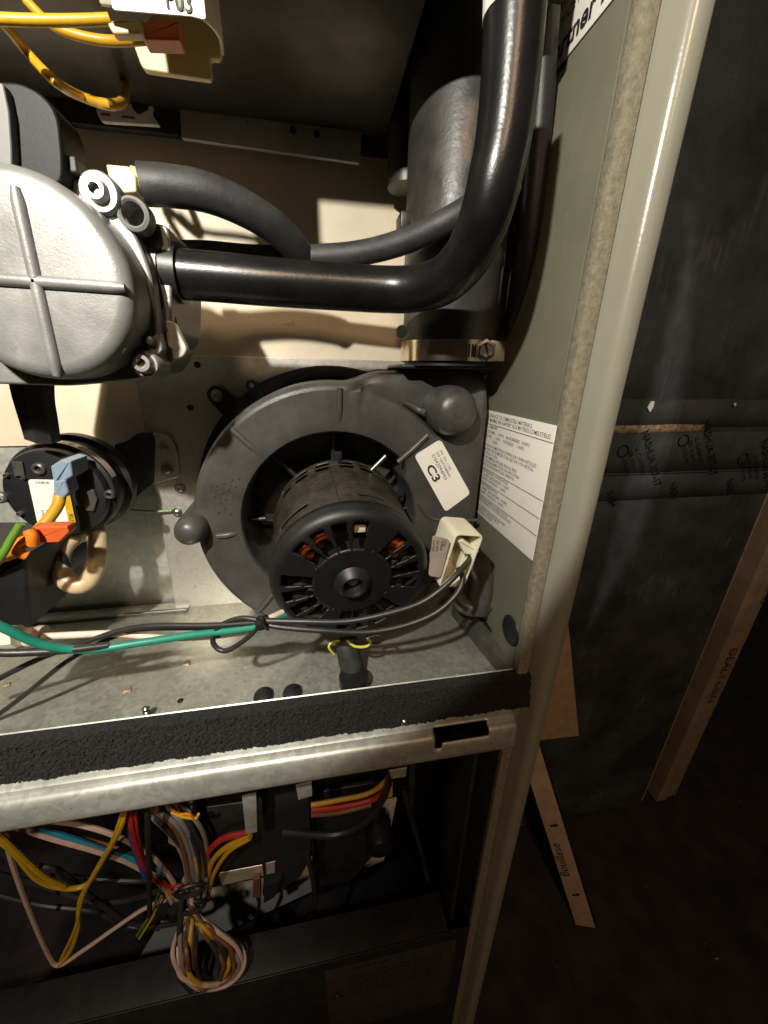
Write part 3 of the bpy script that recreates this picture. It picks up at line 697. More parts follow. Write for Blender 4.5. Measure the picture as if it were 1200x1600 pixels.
# ================================================================ gas tube
gt = root('gas_tube', 'satin black steel gas tube bending from the gas valve up past the vent pipe', 'gas pipe', P(280, 432, .185))
path = [P(278, 429, .186), P(340, 434, .186), P(430, 442, .186), P(530, 449, .186), P(600, 453, .184), P(645, 452, .179), P(690, 440, .170), P(725, 408, .160), P(748, 365, .153), P(762, 325, .149),
        P(774, 275, .1472), P(787, 210, .147), P(797, 120, .147), P(804, 20, .147), P(808, -60, .147)]
tube('tube_wall', path, .0091, M['pipe'], gt, seg=40, n=10)
pxtube('nut', [(262, 426, .186), (285, 429, .186)], .0108, M['plastic2'], gt, seg=24)
full = spline(path, 10); seg_ = [P(803.5, 24, .147).lerp(P(806, -30, .147), i/8) for i in range(9)]
tube('tube_label', seg_, .0093, M['label'], gt, raw=True, seg=40, label='white sticker band near the top')

# ================================================================ gas valve
gv = root('gas_valve', 'die cast aluminium gas valve with a large round ribbed cover at the left edge', 'gas valve', P(60, 600, .18))
vc = P(48, 437, .156)
YV = .153
cprof = [(0, 0), (.012, .0), (.0255, .0001), (.0262, .00015), (.0276, .00055), (.0290, .0014), (.0300, .0027), (.0305, .0045), (.0306, .0060), (.0307, .0160)]
cov = lathe('cover', cprof, (vc.x, YV, vc.z), M['cast'], gv, seg=96, label='round domed diaphragm cover')
def rib(a, b, w):
    a = V(a); b = V(b); 
    tube('rib', [a, a.lerp(b, .5), b], lambda t: w*min(1, .62+6*min(t, 1-t)), M['cast'], cov, seg=14, n=14)
rib(P(24, 292, YV), P(90, 588, YV), .0019); rib(P(-95, 430, YV), P(196, 450, YV), .0019)
bodyo = px_outline([(-140, 250), (60, 262), (90, 270), (128, 284), (140, 276), (160, 275), (172, 288), (180, 312), (200, 345), (222, 385), (238, 430), (246, 490), (248, 520), (256, 545), (246, 572), (226, 592), (190, 596), (110, 603), (0, 600), (-140, 590)], .170)
prism('flange_plate', rounded(bodyo, .0035, 5), .1690, .1745, M['cast'], gv, .0012)
prism('valve_body', inset2(rounded(bodyo, .003, 4), .002), .1745, .215, M['castdark'], gv, .0008)
pxprism('side_block', [(205, 340), (262, 352), (268, 400), (268, 520), (240, 565), (200, 560)], .177, .040, M['castdark'], gv, r=.002, bev=.001)
pxprism('support_bracket', [(200, 505), (270, 500), (293, 545), (288, 556), (250, 575), (200, 580)], .1765, .003, M['plate'], gv, r=.002)
pxtube('port_collar', [(240, 424, .188), (268, 428, .187)], .0120, M['castdark'], gv, seg=32)
p = P(262, 500, .178); lathe('port', [(.0030, .0), (.0042, -.0008), (.0046, .0004), (.0046, .004)], p, M['castdark'], gv, axis=(-1, .4, 0), seg=24)
p = P(152, 298, .166)
lathe('lug', [(.0056, 0), (.0062, .0008), (.0062, .006)], (p.x, .1665, p.z), M['cast'], gv, seg=28); screw(SC_SOC, (p.x, .1680, p.z), gv, .95)
p = P(220, 568, .162); lathe('lug', [(.0046, 0), (.0052, .0008), (.0054, .012)], (p.x, .1650, p.z), M['cast'], gv, seg=28); screw(SC_SOC, (p.x, .166, p.z), gv, .95)
p = P(203, 330, .166)
lathe('port_tube', [(.0001, .008), (.0035, .0080), (.0036, .0006), (.0042, 0), (.0052, .0006), (.0054, .006)], (p.x, .1675, p.z), M['cast'], gv, seg=32, close=False)
p = P(235, 532, .1660); lathe('pin', [(0, -.003), (.0014, -.0025), (.0018, 0), (.0018, .004)], (p.x, .167, p.z), M['cast'], gv, seg=16)
pxprism('locating_tab', [(232, 528), (250, 520), (254, 548), (238, 562), (226, 548)], .1672, .003, M['cast'], gv, r=.001)
# solenoid on top
sl = pxprism('solenoid', [(-120, 120), (30, 127), (60, 142), (82, 165), (92, 190), (98, 250), (97, 290), (-120, 284)], .163, .013, M['matte'], gv, r=.003, bev=.0010, label='black plastic solenoid housing')
pxprism('solenoid_tab', [(97, 242), (117, 243), (121, 270), (99, 268)], .166, .006, M['rubber'], gv, r=.0008)
pxprism('coil_band', [(-120, 128), (4, 128), (14, 175), (18, 235), (18, 262), (-120, 258)], .1600, .003, M['grey'], gv, r=.001)
# barbed fitting
bf = root('barbed_fitting', 'cream plastic barbed hose fitting behind the upper valve screw', 'fitting', P(190, 280, .185))
pxprism('nut', [(165, 256), (200, 259), (212, 274), (213, 300), (175, 303), (170, 280)], .184, .012, M['cream_nylon'], bf, r=.0006)
pxtube('barb', [(208, 283, .189), (232, 288, .190)], .0045, M['cream_nylon'], bf, seg=20)
tag(pxprism('tag_plate', [(246, 349), (264, 349), (267, 378), (250, 378)], .19, .001, M['label'], None, r=.0008), 'small white square tab behind the gas valve beside the gas tube', 'tab')

# hoses
tag(link('pressure_hose', tube_me([P(222, 288, .187), P(265, 291, .188), P(320, 300, .190), P(375, 322, .194), P(425, 352, .200), P(460, 385, .208), P(478, 412, .216)], .0068, seg=28, flat=.8), M['rubber']), 'thick grey black rubber hose arching from the cream fitting down behind the gas tube', 'hose')
tag(link('pressure_hose', tube_me([P(250, 398, .205), P(320, 396, .215), P(400, 402, .218), P(480, 402, .214), P(560, 396, .207), (P(630, 378, .1975)), P(690, 350, .189), P(740, 322, .186), P(800, 290, .19)], .0052, seg=24, flat=.85), M['rubber']), 'thin black rubber hose crossing the vent pipe behind the gas tube', 'hose')
tag(link('pressure_hose', tube_me([P(48, 590, .200), P(52, 620, .202), P(60, 655, .204), P(66, 684, .207)], lambda t: .0086-.0012*t, seg=8, flat=.75, nrm=(1, 0, .2)), M['rubber'], smooth=False), 'short square sided black hose between the gas valve and the pressure switch', 'hose')

# ================================================================ pressure switch
ps = root('pressure_switch', 'round black pressure switch with a pale blue terminal and white sticker', 'switch', (-.139, .24, -.09))
sc_ = V((-.1420, .2145, -.0640))
lathe('switch_body', [(0, 0), (.0225, 0), (.0238, .0004), (.0243, .0016), (.0245, .0050), (.0262, .0056), (.0268, .0070), (.0268, .0120), (.0255, .0130), (.0258, .0200), (.0285, .0210), (.0288, .0230), (.0288, .0262), (.0275, .0275)], sc_, M['plastic2'], ps, seg=72)
def onarc(r, a, Y): return V((sc_.x+r*cos(radians(a)), Y, sc_.z+r*sin(radians(a))))
vs = []; fs = []
for i in range(31):
    a = 92-i*2.6
    for (r, Y) in ((.02700, .2205), (.02705, .2255)): vs.append(onarc(r, a, Y))
for i in range(30): fs.append((2*i, 2*i+1, 2*i+3, 2*i+2))
bl2 = link('rim_label', mk(vs, fs), M['labelfoil'], ps, label='barcode strip around the rim')
for i in range(30):
    if random.random() < .3: continue
    a = 78-i*1.15; w = random.choice((.35, .6)); 
    link('bar', mk([onarc(.02712, a, .2212), onarc(.02712, a, .2246), onarc(.02712, a-w, .2246), onarc(.02712, a-w, .2212)], [(0, 1, 2, 3)]), M['ink'], bl2, smooth=False)
for (x, y, r) in ((62, 732, .0030), (38, 745, .0012), (172, 772, .0024), (12, 742, .0012), (33, 802, .0014), (3, 777, .0030)):
    p = P(x, y, .2145); lathe('stud', [(r*.5, .001), (r*.5, -.0012), (r*.7, -.0018), (r, -.0012), (r*1.1, .0004)], (p.x, .2142, p.z), M['plastic'], ps, seg=24, close=False)
pxprism('slot_frame', [(18, 722), (34, 722), (38, 742), (22, 745)], .2130, .0016, M['plastic'], ps, bev=.0003)
pxprism('raised_pad', [(126, 770), (145, 765), (152, 780), (146, 800), (132, 798)], .2128, .0016, M['plastic'], ps, r=.001)
sl_ = quad_label('sticker', [(44, 749), (105, 750), (119, 818), (60, 822)], .2140, .0003, M['label'], ps, .0016, label='white sticker with a yellow stripe')
quad_label('yellow_stripe', [(98, 773), (109, 771), (119, 817), (108, 819)], .2136, .0002, M['w_yel2'], sl_, .0008)
A3 = P(44, 749, .2135); B3 = P(105, 750, .2135); D3 = P(60, 822, .2135)
text('lettering', 'CHINA', P(56, 756, .2135), B3-A3, A3-D3, .0020, M['ink'], sl_)
for i, s_ in enumerate(('D342090P07', 'C-CP  WC 0.80', 'HK06WC069')): text('lettering', s_, P(64+i*8, 797-i*1, .2135), D3-A3, B3-A3, .0016, M['ink'], sl_)
text('lettering', 'RU', P(107, 803, .2132), D3-A3, B3-A3, .0032, M['ink'], sl_)
# terminals, bracket
tb = root('blue_terminal', 'pale blue translucent terminal sleeve plugged on the pressure switch', 'terminal', P(95, 745, .205))
pxprism('sleeve', [(78, 729), (95, 718), (110, 721), (113, 744), (101, 752), (84, 760)], .2000, .014, M['blue'], tb, r=.0006, bev=.001)
pxprism('sleeve_mouth', [(83, 752), (101, 750), (107, 770), (98, 780), (83, 775)], .1990, .009, M['blue'], tb, r=.001, bev=.001)
pxtube('wire', [(94, 772, .202), (90, 790, .198), (75, 812, .192), (52, 836, .186), (28, 856, .182), (5, 866, .180), (-40, 880, .178)], .0026, M['w_yellow'], tb, label='orange yellow wire')
ot = root('orange_terminal', 'orange terminal with orange wires below the pressure switch', 'terminal', P(75, 838, .185))
pxprism('terminal_body', [(38, 836), (48, 824), (104, 822), (108, 832), (92, 848), (40, 850)], .1815, .006, M['orange'], ot, r=.0008, bev=.0008)
pxtube('wire', [(48, 840, .182), (30, 848, .180), (22, 855, .179), (30, 864, .179), (42, 868, .180)], .0022, M['w_orange'], ot, label='hooked orange wire')
pxtube('wire', [(44, 845, .184), (15, 862, .182), (-15, 868, .180), (-50, 872, .180)], .0022, M['w_yellow'], ot, label='yellow wire')
pxtube('wire', [(36, 860, .184), (10, 870, .183), (-40, 884, .182)], .0022, M['w_orange'], ot, label='lower orange wire')
pxtube('wire_band', [(44, 828, .178), (50, 838, .1775), (52, 850, .178)], .0024, M['w_orange'], ot)
tag(link('green_wire', tube_me([P(33, 818, .176), P(18, 842, .174), P(4, 866, .172), P(-20, 900, .17)], .0016), M['w_green']), 'short bright green wire end crossing the orange wires', 'wire')
tag(link('latex_loop', tube_me([P(150, 822, .226), P(153, 850, .222), P(149, 885, .216), P(137, 908, .212), P(118, 914, .210), P(98, 900, .212), P(92, 876, .216), P(100, 853, .222), P(118, 838, .230), P(130, 834, .238)], .0051, seg=24), M['latex']), 'cream latex tube loop hanging under the pressure switch', 'tube')
br = root('switch_bracket', 'charcoal steel bracket joining the pressure switch to the plate', 'bracket', P(230, 740, .262))
pxprism('bracket_arm', [(178, 694), (196, 690), (214, 677), (238, 676), (242, 690), (240, 756), (228, 764), (206, 784), (186, 784)], .2615, .003, M['rubber'], br, r=.002)
pxprism('bracket_foot', [(225, 677), (258, 677), (272, 690), (278, 712), (280, 745), (240, 757), (225, 757)], .2625, .0028, M['plate'], br, r=.003)
tag(link('thin_wire', tube_me([P(190, 793, .255), P(215, 798, .258), P(245, 799, .261), P(268, 798, .263)], .0009, seg=8), M['w_green']), 'thin dark green wire between the switch and the blower plate', 'wire')
bx = root('ignition_box', 'black box with a round cap in the dark lower left corner above the shelf', 'box', P(0, 985, .19))
pxprism('box_body', [(-160, 880), (10, 876), (38, 868), (44, 985), (-160, 1005)], .188, .05, M['plastic2'], bx, r=.002, bev=.002)
p = P(48, 890, .21); lathe('round_cap', [(0, 0), (.0150, 0), (.0165, .001), (.017, .003), (.0155, .004), (.0155, .030)], (p.x, .2120, p.z), M['plastic2'], bx, seg=48)

# ================================================================ top left limit switch
ls = root('limit_switch', 'white plastic limit switch holder marked P03 with orange terminals', 'switch', P(260, 100, 0.1846))
pxprism('holder_plate', [(205, 60), (240, 20), (340, 15), (346, 84), (342, 91), (326, 90), (332, 124), (222, 108)], 0.2020, .0025, M['cream_nylon'], ls, r=.002)
pts = [P(160, 10, 0.1710), P(200, 15, 0.1703), P(260, 20, 0.1703), P(305, 27, 0.1710), P(326, 40, 0.1790), P(342, 62, 0.1900), P(345, 86, 0.2010)]
pts2 = spline(pts, 6); vs = []; fs = []
for q in pts2: 
    for dz in (0, .030): vs.append(q+V((0, 0, dz)))
for i in range(len(pts2)-1): fs.append((2*i, 2*i+1, 2*i+3, 2*i+2))
cv = link('wrap', mk(vs, fs), M['white_nylon'], ls); so = cv.modifiers.new('t', 'SOLIDIFY'); so.thickness = .0012; so.offset = 1
lb3 = quad_label('label', [(172, -25), (318, -12), (322, 32), (300, 26), (176, 16)], 0.1692, .0002, M['label'], ls, .001, label='white sticker reading P03')
text('lettering', 'P03', P(303, 21, 0.1686), P(303, 21, 0.1686)-P(270, 14, 0.1686), (0, 0, 1), .0066, M['ink'], lb3, align='RIGHT', bold=.00005, sx=.8)
pxprism('terminal', [(214, 34), (280, 32), (281, 62), (222, 60)], 0.1770, .006, M['orange'], ls, r=.0006)
pxprism('terminal', [(165, 32), (220, 28), (222, 52), (176, 52)], 0.1748, .003, M['cream_nylon'], ls, r=.0008)
yw = root('yellow_wires', 'yellow wires running from the limit switch to the left edge', 'wires', P(60, 60, 0.1846))
pxtube('wire', [(-60, 26, 0.1680), (0, 30, 0.1710), (60, 32, 0.1725), (120, 32, 0.1740), (172, 30, 0.1755)], .0014, M['w_yel2'], yw, label='straight yellow wire')
pxtube('wire', [(-20, 12, 0.1770), (10, 42, 0.1830), (45, 85, 0.1903), (90, 130, 0.1860), (130, 152, 0.2160), (168, 163, .205), (190, 160, .225), (196, 140, .240), (193, 128, .252)], lambda t: .0014+.0005*t, M['w_yellow'], yw, label='yellow wire curving down to the rear plate')
pxtube('wire', [(40, 0, 0.1860), (80, 38, 0.1860), (120, 55, 0.1860), (170, 64, 0.1860), (225, 62, 0.1830)], .0014, M['w_yellow'], yw, label='lower yellow wire')
ls2 = root('sensor_plate', 'dark plate with a cut out white bracket on the upper rear panel', 'plate', P(190, 200, .265))
pxprism('backing', [(110, 118), (276, 135), (278, 212), (112, 192)], .2645, .003, M['darkbox'], ls2, r=.001)
pxprism('cutout_bracket', [(150, 128), (182, 131), (186, 150), (203, 158), (206, 138), (240, 142), (242, 158), (236, 176), (250, 196), (158, 190), (150, 175)], .262, .002, M['label'], ls2, r=.0012)
for q in ([(158, 176), (172, 177), (172, 181), (158, 180)], [(190, 180), (210, 182), (210, 185), (190, 184)]): pxprism('red_mark', q, .2614, .0005, M['w_red'], ls2, bev=.0001)
pxprism('cutout_shade', [(205, 150), (228, 158), (232, 170), (215, 178), (206, 168)], .2612, .0008, M['darkbox'], ls2, r=.0008, bev=.0002)

# ================================================================ side labels
X1 = XS-.0006
wl = root('warning_label', 'white clearance label with printed text on the olive side panel', 'label', PX(820, 860, X1))
def LP(x, y, e=0): return PX(x, y, X1-e)
c4 = [LP(756, 640), LP(870, 665), LP(832, 873), LP(750, 808)]
z0 = (LP(767, 642).z+LP(870, 665).z)/2; z1 = (LP(832, 873).z+LP(763, 819).z)/2
yf = (LP(870, 665).y+LP(832, 873).y)/2; yb = .243
box('paper', X1-.0001, X1+.0004, yf, yb, z1, z0, M['label'], wl, .0001)
H = z0-z1; Wd = yb-yf
def wt(s, u, v, sz, sx=.8):
    if not s.strip(): return
    sz *= .84; me = text_me(s, sz); w_ = max(q.co.x for q in me.vertices); bpy.data.meshes.remove(me); sx = min(sx*1.42, (1-u)*Wd*.97/w_)/1.42
    text('lettering', s, (X1-.00015, yb-u*Wd, z0-v*H), (0, -1, 0), (0, 0, 1), sz, M['ink'], wl, sx=sx*1.42, bold=.00001)
def wlN(v, u0=0, u1=1): box('rule', X1-.0003, X1-.0001, yb-u1*Wd, yb-u0*Wd, z0-v*H-.00012, z0-v*H+.00012, M['ink'], wl, 0)
print('label', Wd, H)
L_ = [(.085, 'MINIMUM CLEARANCE TO COMBUSTIBLE MATERIALS'), (.125, 'DEGAGEMENT MINIMAL PAR RAPPORT AUX MATIERES COMBUSTIBLES')]
lab = [(.05, .020, 'MINIMUM CLEARANCE TO COMBUSTIBLE MATERIALS', .0), (.05, .0, '', .0)]
wt('   UM CLEARANCE TO COMBUSTIBLE MATERIALS', .10, .055, .0037, .62); wt('DEGAGEMENT MINIMAL PAR RAPPORT AUX MATIERES COMBUSTIBLES', .02, .095, .0037, .62)
wlN(.115)
wt('UPFLOW / ARMOIRE', .10, .150, .0032, .65)
wt('FRONT DE FUMEE     1 IN/PO    BACK/ARRIERE   0 IN/PO', .12, .195, .0032, .62)
wt('SIDES / COTES      1 IN/PO    TOP/DESSUS     1 IN/PO', .12, .235, .0032, .62)
wt('VENT               1 IN/PO', .12, .272, .0032, .62)
for i, s_ in enumerate(('FOR INSTALLATION ON COMBUSTIBLE FLOORING ONLY WHEN INSTALLED', 'ON SPECIAL BASE PART FOR FRAME 208. TO BE USED ONLY FOR VERTICAL', 'APPLICATION WITHOUT A COIL.', 'SUR PLANCHER INFLAMMABLE AVEC BASE SPECIALE, PIECE', 'SEULEMENT. A UTILISER SEULEMENT POUR UNE APPLICATION', 'CONDUITE VERTICALE DESCENDANTE SANS SERPENTIN.')):
    wt(s_, .05, .32+i*.036, .0032, .56)
wlN(.525)
wt('UPFLOW OR HORIZONTAL / HORIZONTALE', .06, .560, .0032, .62); wt('FUMEE   1 IN/PO   BACK/ARRIERE   0 IN/PO', .12, .598, .0032, .62); wt('SIDES   1 IN/PO   TOP/DESSUS   1 IN/PO', .12, .635, .0032, .62)
wlN(.660)
wt('ALCOVE / ALCOVE HORIZONTALE', .06, .695, .0032, .62); wt('FUMEE   1 IN/PO   BACK/ARRIERE   4 IN/PO', .12, .732, .0032, .62); wt('SIDES   0 IN/PO   TOP/DESSUS   0 IN/PO', .12, .770, .0032, .62)
wlN(.795)
for i, s_ in enumerate(('CLEARANCE BETWEEN LINES FORMED BY INTERSECTIONS OF', 'THE TOP WITH THE TOP SURFACE OF THE FURNACE JACKET AND', 'JACKET PANEL.', 'LIGNES FORMEES A L INTERSECTION DU DESSUS, LES LIGNES', 'DE LA FOURNAISE SERVANT ET APPROCHE AVEC LE', 'PLANCHER COMBUSTIBLE ET LES SOLIVES.')):
    wt(s_, .04, .830+i*.028, .0029, .56)
wl2 = root('upper_label', 'partly hidden printed label at the top of the side panel', 'label', PX(930, 20, X1))
bx0 = LP(905, 62); bx1 = LP(966, 0)
yA, yB2 = LP(965, 2).y, LP(893, 70).y
zl = (LP(900, 63).z+LP(962, 2).z)/2
box('paper', X1-.0001, X1+.0004, yA, .215, zl, zl+.06, M['label'], wl2, .0001)
text('lettering', 'Partner Parts', (X1-.0002, .206, zl+.003), (0, -1, 0), (0, 0, 1), .010, M['ink'], wl2, bold=.0003)
for k in range(4): text('lettering', 'SERVICE PARTS LIST 800-4471', (X1-.0002, .206, zl+.0135+.005*k), (0, -1, 0), (0, 0, 1), .0045, M['ink'], wl2)

# ================================================================ lower compartment contents
cbx = root('control_box', 'dark control module and its grey mounting plate below the shelf', 'control box', P(400, 1450, .22))
pxprism('mounting_panel', [(212, 1508), (268, 1415), (300, 1340), (420, 1300), (620, 1250), (600, 1345), (482, 1396), (366, 1450), (300, 1478)], .235, .003, M['paleplate'], cbx, bev=.0004)
pxprism('module', [(322, 1262), (486, 1240), (492, 1330), (470, 1370), (430, 1400), (410, 1400), (412, 1372), (330, 1388)], .196, .034, M['darkbox'], cbx, r=.001, bev=.001)
pxprism('relay', [(400, 1242), (482, 1232), (486, 1330), (412, 1346)], .188, .012, M['dark'], cbx, r=.001)
pxprism('circuit_board', [(270, 1255), (380, 1245), (380, 1300), (290, 1318)], .205, .003, M['pcb'], cbx)
pxprism('sticker', [(341, 1365), (410, 1352), (412, 1369), (346, 1384)], .194, .0006, M['labelfoil'], cbx, r=.0005)
pxprism('sticker', [(415, 1350), (430, 1346), (430, 1364), (416, 1367)], .194, .0006, M['labelfoil'], cbx, r=.0005)
pxprism('bypass_box', [(487, 1240), (595, 1222), (590, 1330), (540, 1385), (488, 1402)], .215, .02, M['darkbox'], cbx, r=.001)
pxprism('side_opening_board', [(545, 1240), (614, 1225), (612, 1300), (578, 1330), (572, 1362), (540, 1378)], .2405, .002, M['tanpaper'], cbx, r=.001)
pxtube('plug_wire', [(400, 1372, .192), (401, 1392, .192), (405, 1412, .194), (400, 1436, .20)], .0016, M['w_black'], cbx)
pxprism('plug', [(396, 1374), (406, 1373), (408, 1402), (394, 1404)], .190, .004, M['w_brown'], cbx, r=.0006)
pxprism('toggle', [(412, 1385), (440, 1372), (430, 1402), (412, 1412)], .19, .006, M['dark'], cbx, r=.001)
lathe('knob', [(0, -.003), (.011, -.002), (.013, .003), (.013, .02)], P(595, 1325, .200), M['plastic2'], cbx, seg=32)
tag(link('connector_block', prism_me(rounded(px_outline([(262, 1262), (300, 1256), (302, 1300), (284, 1330), (262, 1318)], .188), .001), .188, .196, .001), M['white_nylon']), 'dull white wire connector hanging under the shelf rail', 'connector')

def jit(pts, a): return [(x+random.uniform(-a, a), y+random.uniform(-a, a), Y*(1+random.uniform(-.012, .012))) for x, y, Y in pts]
hn = root('wiring_harness', 'bundle of coloured wires tied together below the galvanised rail', 'wires', P(300, 1420, .185))
def w(pts, m, r=.0014, lbl=None): pxtube('wire', pts, r, M[m], hn, label=lbl, seg=8, n=7)
w([(-20, 1300, .165), (20, 1330, .168), (60, 1375, .172), (105, 1388, .176), (135, 1382, .178), (150, 1360, .178), (185, 1300, .174), (208, 1260, .172), (230, 1220, .17)], 'w_yel2', .0016, 'yellow wire')
w([(-10, 1295, .163), (30, 1335, .166), (70, 1370, .170), (100, 1385, .174)], 'w_yel2', .0015, 'yellow wire')
w([(200, 1240, .166), (190, 1290, .168), (160, 1345, .172), (126, 1405, .176), (122, 1450, .178), (110, 1485, .18), (92, 1508, .18)], 'w_yel2', .0016, 'yellow wire')
w([(196, 1255, .165), (175, 1315, .170), (132, 1395, .175), (118, 1450, .177), (95, 1500, .18)], 'w_yel2', .0012, 'yellow wire')
w([(5, 1290, .168), (20, 1350, .172), (45, 1420, .176), (75, 1490, .18), (92, 1508, .18), (130, 1485, .182), (180, 1450, .186), (225, 1420, .19), (262, 1405, .19)], 'w_pink', .0015, 'pale pink wire')
w([(20, 1290, .18), (80, 1310, .18), (150, 1330, .18), (205, 1350, .182), (250, 1380, .184), (275, 1420, .186)], 'w_pink', .0017, 'pink white wire')
w([(60, 1280, .185), (130, 1290, .185), (190, 1310, .184), (240, 1340, .184), (275, 1385, .185), (290, 1430, .186)], 'w_pink', .0017, 'pink white wire')
w([(30, 1290, .182), (100, 1308, .182), (160, 1328, .182), (215, 1345, .184), (262, 1365, .185)], 'w_blue2', .0022, 'teal blue wire')
w([(50, 1292, .186), (130, 1312, .186), (190, 1330, .186), (240, 1360, .186), (270, 1400, .186)], 'w_orange', .0016, 'orange wire')
w([(199, 1262, .176), (203, 1300, .176), (215, 1340, .178), (228, 1372, .18)], 'w_blue', .0016, 'blue wire')
w([(200, 1245, .170), (208, 1300, .172), (222, 1345, .175), (230, 1358, .178)], 'w_red', .0020, 'red wire')
w([(211, 1270, .172), (218, 1320, .174), (235, 1368, .178), (262, 1385, .182), (285, 1382, .184)], 'w_red', .0012, 'dark red wire')
w([(232, 1230, .166), (231, 1300, .168), (233, 1370, .170), (234, 1430, .172)], 'w_black', .0018, 'black vertical wire')
for k in range(11):
    kk = k % 6; w(jit([(225+k*5, 1268-k*2, .185), (262+k*5, 1300, .184), (285+k*4, 1345, .182), (292+k*3, 1400, .180), (288+k*2, 1430, .179)], 5), ('w_grey', 'w_black', 'w_brown', 'w_black', 'w_grey', 'w_yellow')[kk], .0016, None)
for k in range(9):
    dx = (k-4)*2.6; m = ('w_black', 'w_pink', 'w_brown', 'w_yellow', 'w_brown', 'w_pink', 'w_grey', 'w_brown', 'w_black')[(k*4) % 9]
    w(jit([(292+dx, 1400, .178+.0012*(k % 3)), (300+dx*.7, 1428, .172), (325+dx*1.4, 1452, .164), (355+dx*2.0, 1480, .158), (362+dx*2.0, 1512, .152), (345+dx, 1536, .149), (318-dx*.2, 1542, .147), (296-dx*1.2, 1528, .148), (289-dx*1.6, 1495, .153), (292-dx*1.2, 1455, .164), (297-dx*.5, 1425, .172)], 4), m, .0015, None)
w([(284, 1400, .174), (280, 1460, .162), (280, 1520, .150), (300, 1548, .147)], 'w_black', .002, 'black wire')
w([(388, 1300, .18), (345, 1312, .182), (322, 1340, .184), (318, 1380, .185), (325, 1405, .186)], 'w_red', .0022, 'red wire')
w([(392, 1306, .178), (352, 1325, .18), (330, 1350, .182), (322, 1390, .184)], 'w_yellow', .0020, 'yellow wire')
w([(390, 1310, .176), (358, 1330, .178), (336, 1362, .18), (326, 1395, .184)], 'w_yellow', .0016, 'yellow wire')
w([(486, 1258, .19), (530, 1250, .19), (575, 1240, .19), (600, 1222, .19), (612, 1200, .188)], 'w_yellow', .0018, 'yellow wire')
w([(486, 1266, .188), (540, 1260, .188), (585, 1248, .188), (610, 1225, .187)], 'w_red', .0022, 'red wire')
w([(486, 1274, .187), (530, 1270, .187), (580, 1258, .187)], 'w_brown', .0016, 'brown wire')
w([(612, 1200, .182), (600, 1245, .182), (570, 1285, .182), (520, 1305, .184), (440, 1300, .186)], 'w_black', .0026, 'thick black wire')
w([(480, 1330, .192), (492, 1400, .190), (478, 1450, .186), (440, 1485, .182), (392, 1500, .178), (372, 1492, .176)], 'w_black', .0024, 'thick black wire')
w([(0, 1330, .19), (40, 1352, .19), (90, 1360, .19), (140, 1400, .19), (200, 1440, .192), (250, 1450, .192)], 'w_black', .002, 'black wire')
w([(252, 1400, .18), (240, 1430, .18), (218, 1466, .182)], 'w_yel2', .0009, 'thin green yellow wire')
w([(248, 1398, .182), (236, 1426, .182), (214, 1462, .184)], 'w_green', .0010, 'thin green wire')
w([(268, 1268, .175), (285, 1276, .174), (306, 1278, .174), (310, 1272, .174)], 'w_yel2', .0010, 'short yellow red twisted wire')
w([(268, 1264, .174), (280, 1272, .175), (295, 1272, .173), (305, 1280, .174)], 'w_orange', .0008, 'short orange twisted wire')
for k in range(3):
    y0 = 1290+k*34; w(jit([(-20, y0+30, .20), (60, y0+55, .20), (140, y0+80, .198), (210, y0+85, .195), (270, y0+70+k*3, .19), (296, 1412, .182)], 14), ('w_black', 'w_black', 'w_black')[k], .0019, None)
for (x, y, Y) in ((298, 1386, .176), (300, 1412, .174)):
    c = P(x, y, Y); tube('cable_tie', [c+V((.0095*cos(a), -.004*sin(a)-.002, .002*sin(a))) for a in [2*pi*i/16 for i in range(17)]], .0015, M['plastic2'], hn, seg=8)
pxtube('tie_lump', [(272, 1420, .176), (272, 1432, .176)], .004, M['plastic2'], hn, seg=12)
tag(link('flexible_conduit', tube_me([P(40, 1568, .172), P(90, 1560, .174), P(150, 1548, .178), P(190, 1535, .184)], .0105, seg=28), M['rubber']), 'dark rounded conduit lying at the bottom left of the lower compartment', 'conduit')
# bottom warning label
dl = root('door_label', 'dim warning label with a triangle symbol on the lower panel', 'label', P(600, 1590, .149))
qa = P(507, 1520, .1485); qz = qa.z
YY = .1487
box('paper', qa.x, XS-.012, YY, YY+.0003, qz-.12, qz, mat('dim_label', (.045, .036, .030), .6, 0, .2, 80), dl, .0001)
t0 = P(527, 1557, YY-.0004); r = .0075
tri = [(t0.x, t0.z+r*1.0), (t0.x-r*.95, t0.z-r*.7), (t0.x+r*.95, t0.z-r*.7)]
prism('triangle_mark', rounded(tri, .001), YY-.0004, YY-.0001, M['ink'], dl, .00005)
text('lettering', 'WARNING', (t0.x+.014, YY-.0004, qz-.008), (1, 0, 0), (0, 0, 1), .0065, M['ink'], dl)
for k in range(7): text('lettering', 'Disconnect all electrical power before servicing', (t0.x+.012, YY-.0004, qz-.018-k*.006), (1, 0, 0), (0, 0, 1), .0042, M['ink'], dl)
text('lettering', '!', (t0.x-.0012, YY-.0006, t0.z-.003), (1, 0, 0), (0, 0, 1), .009, M['labelfoil'], dl)

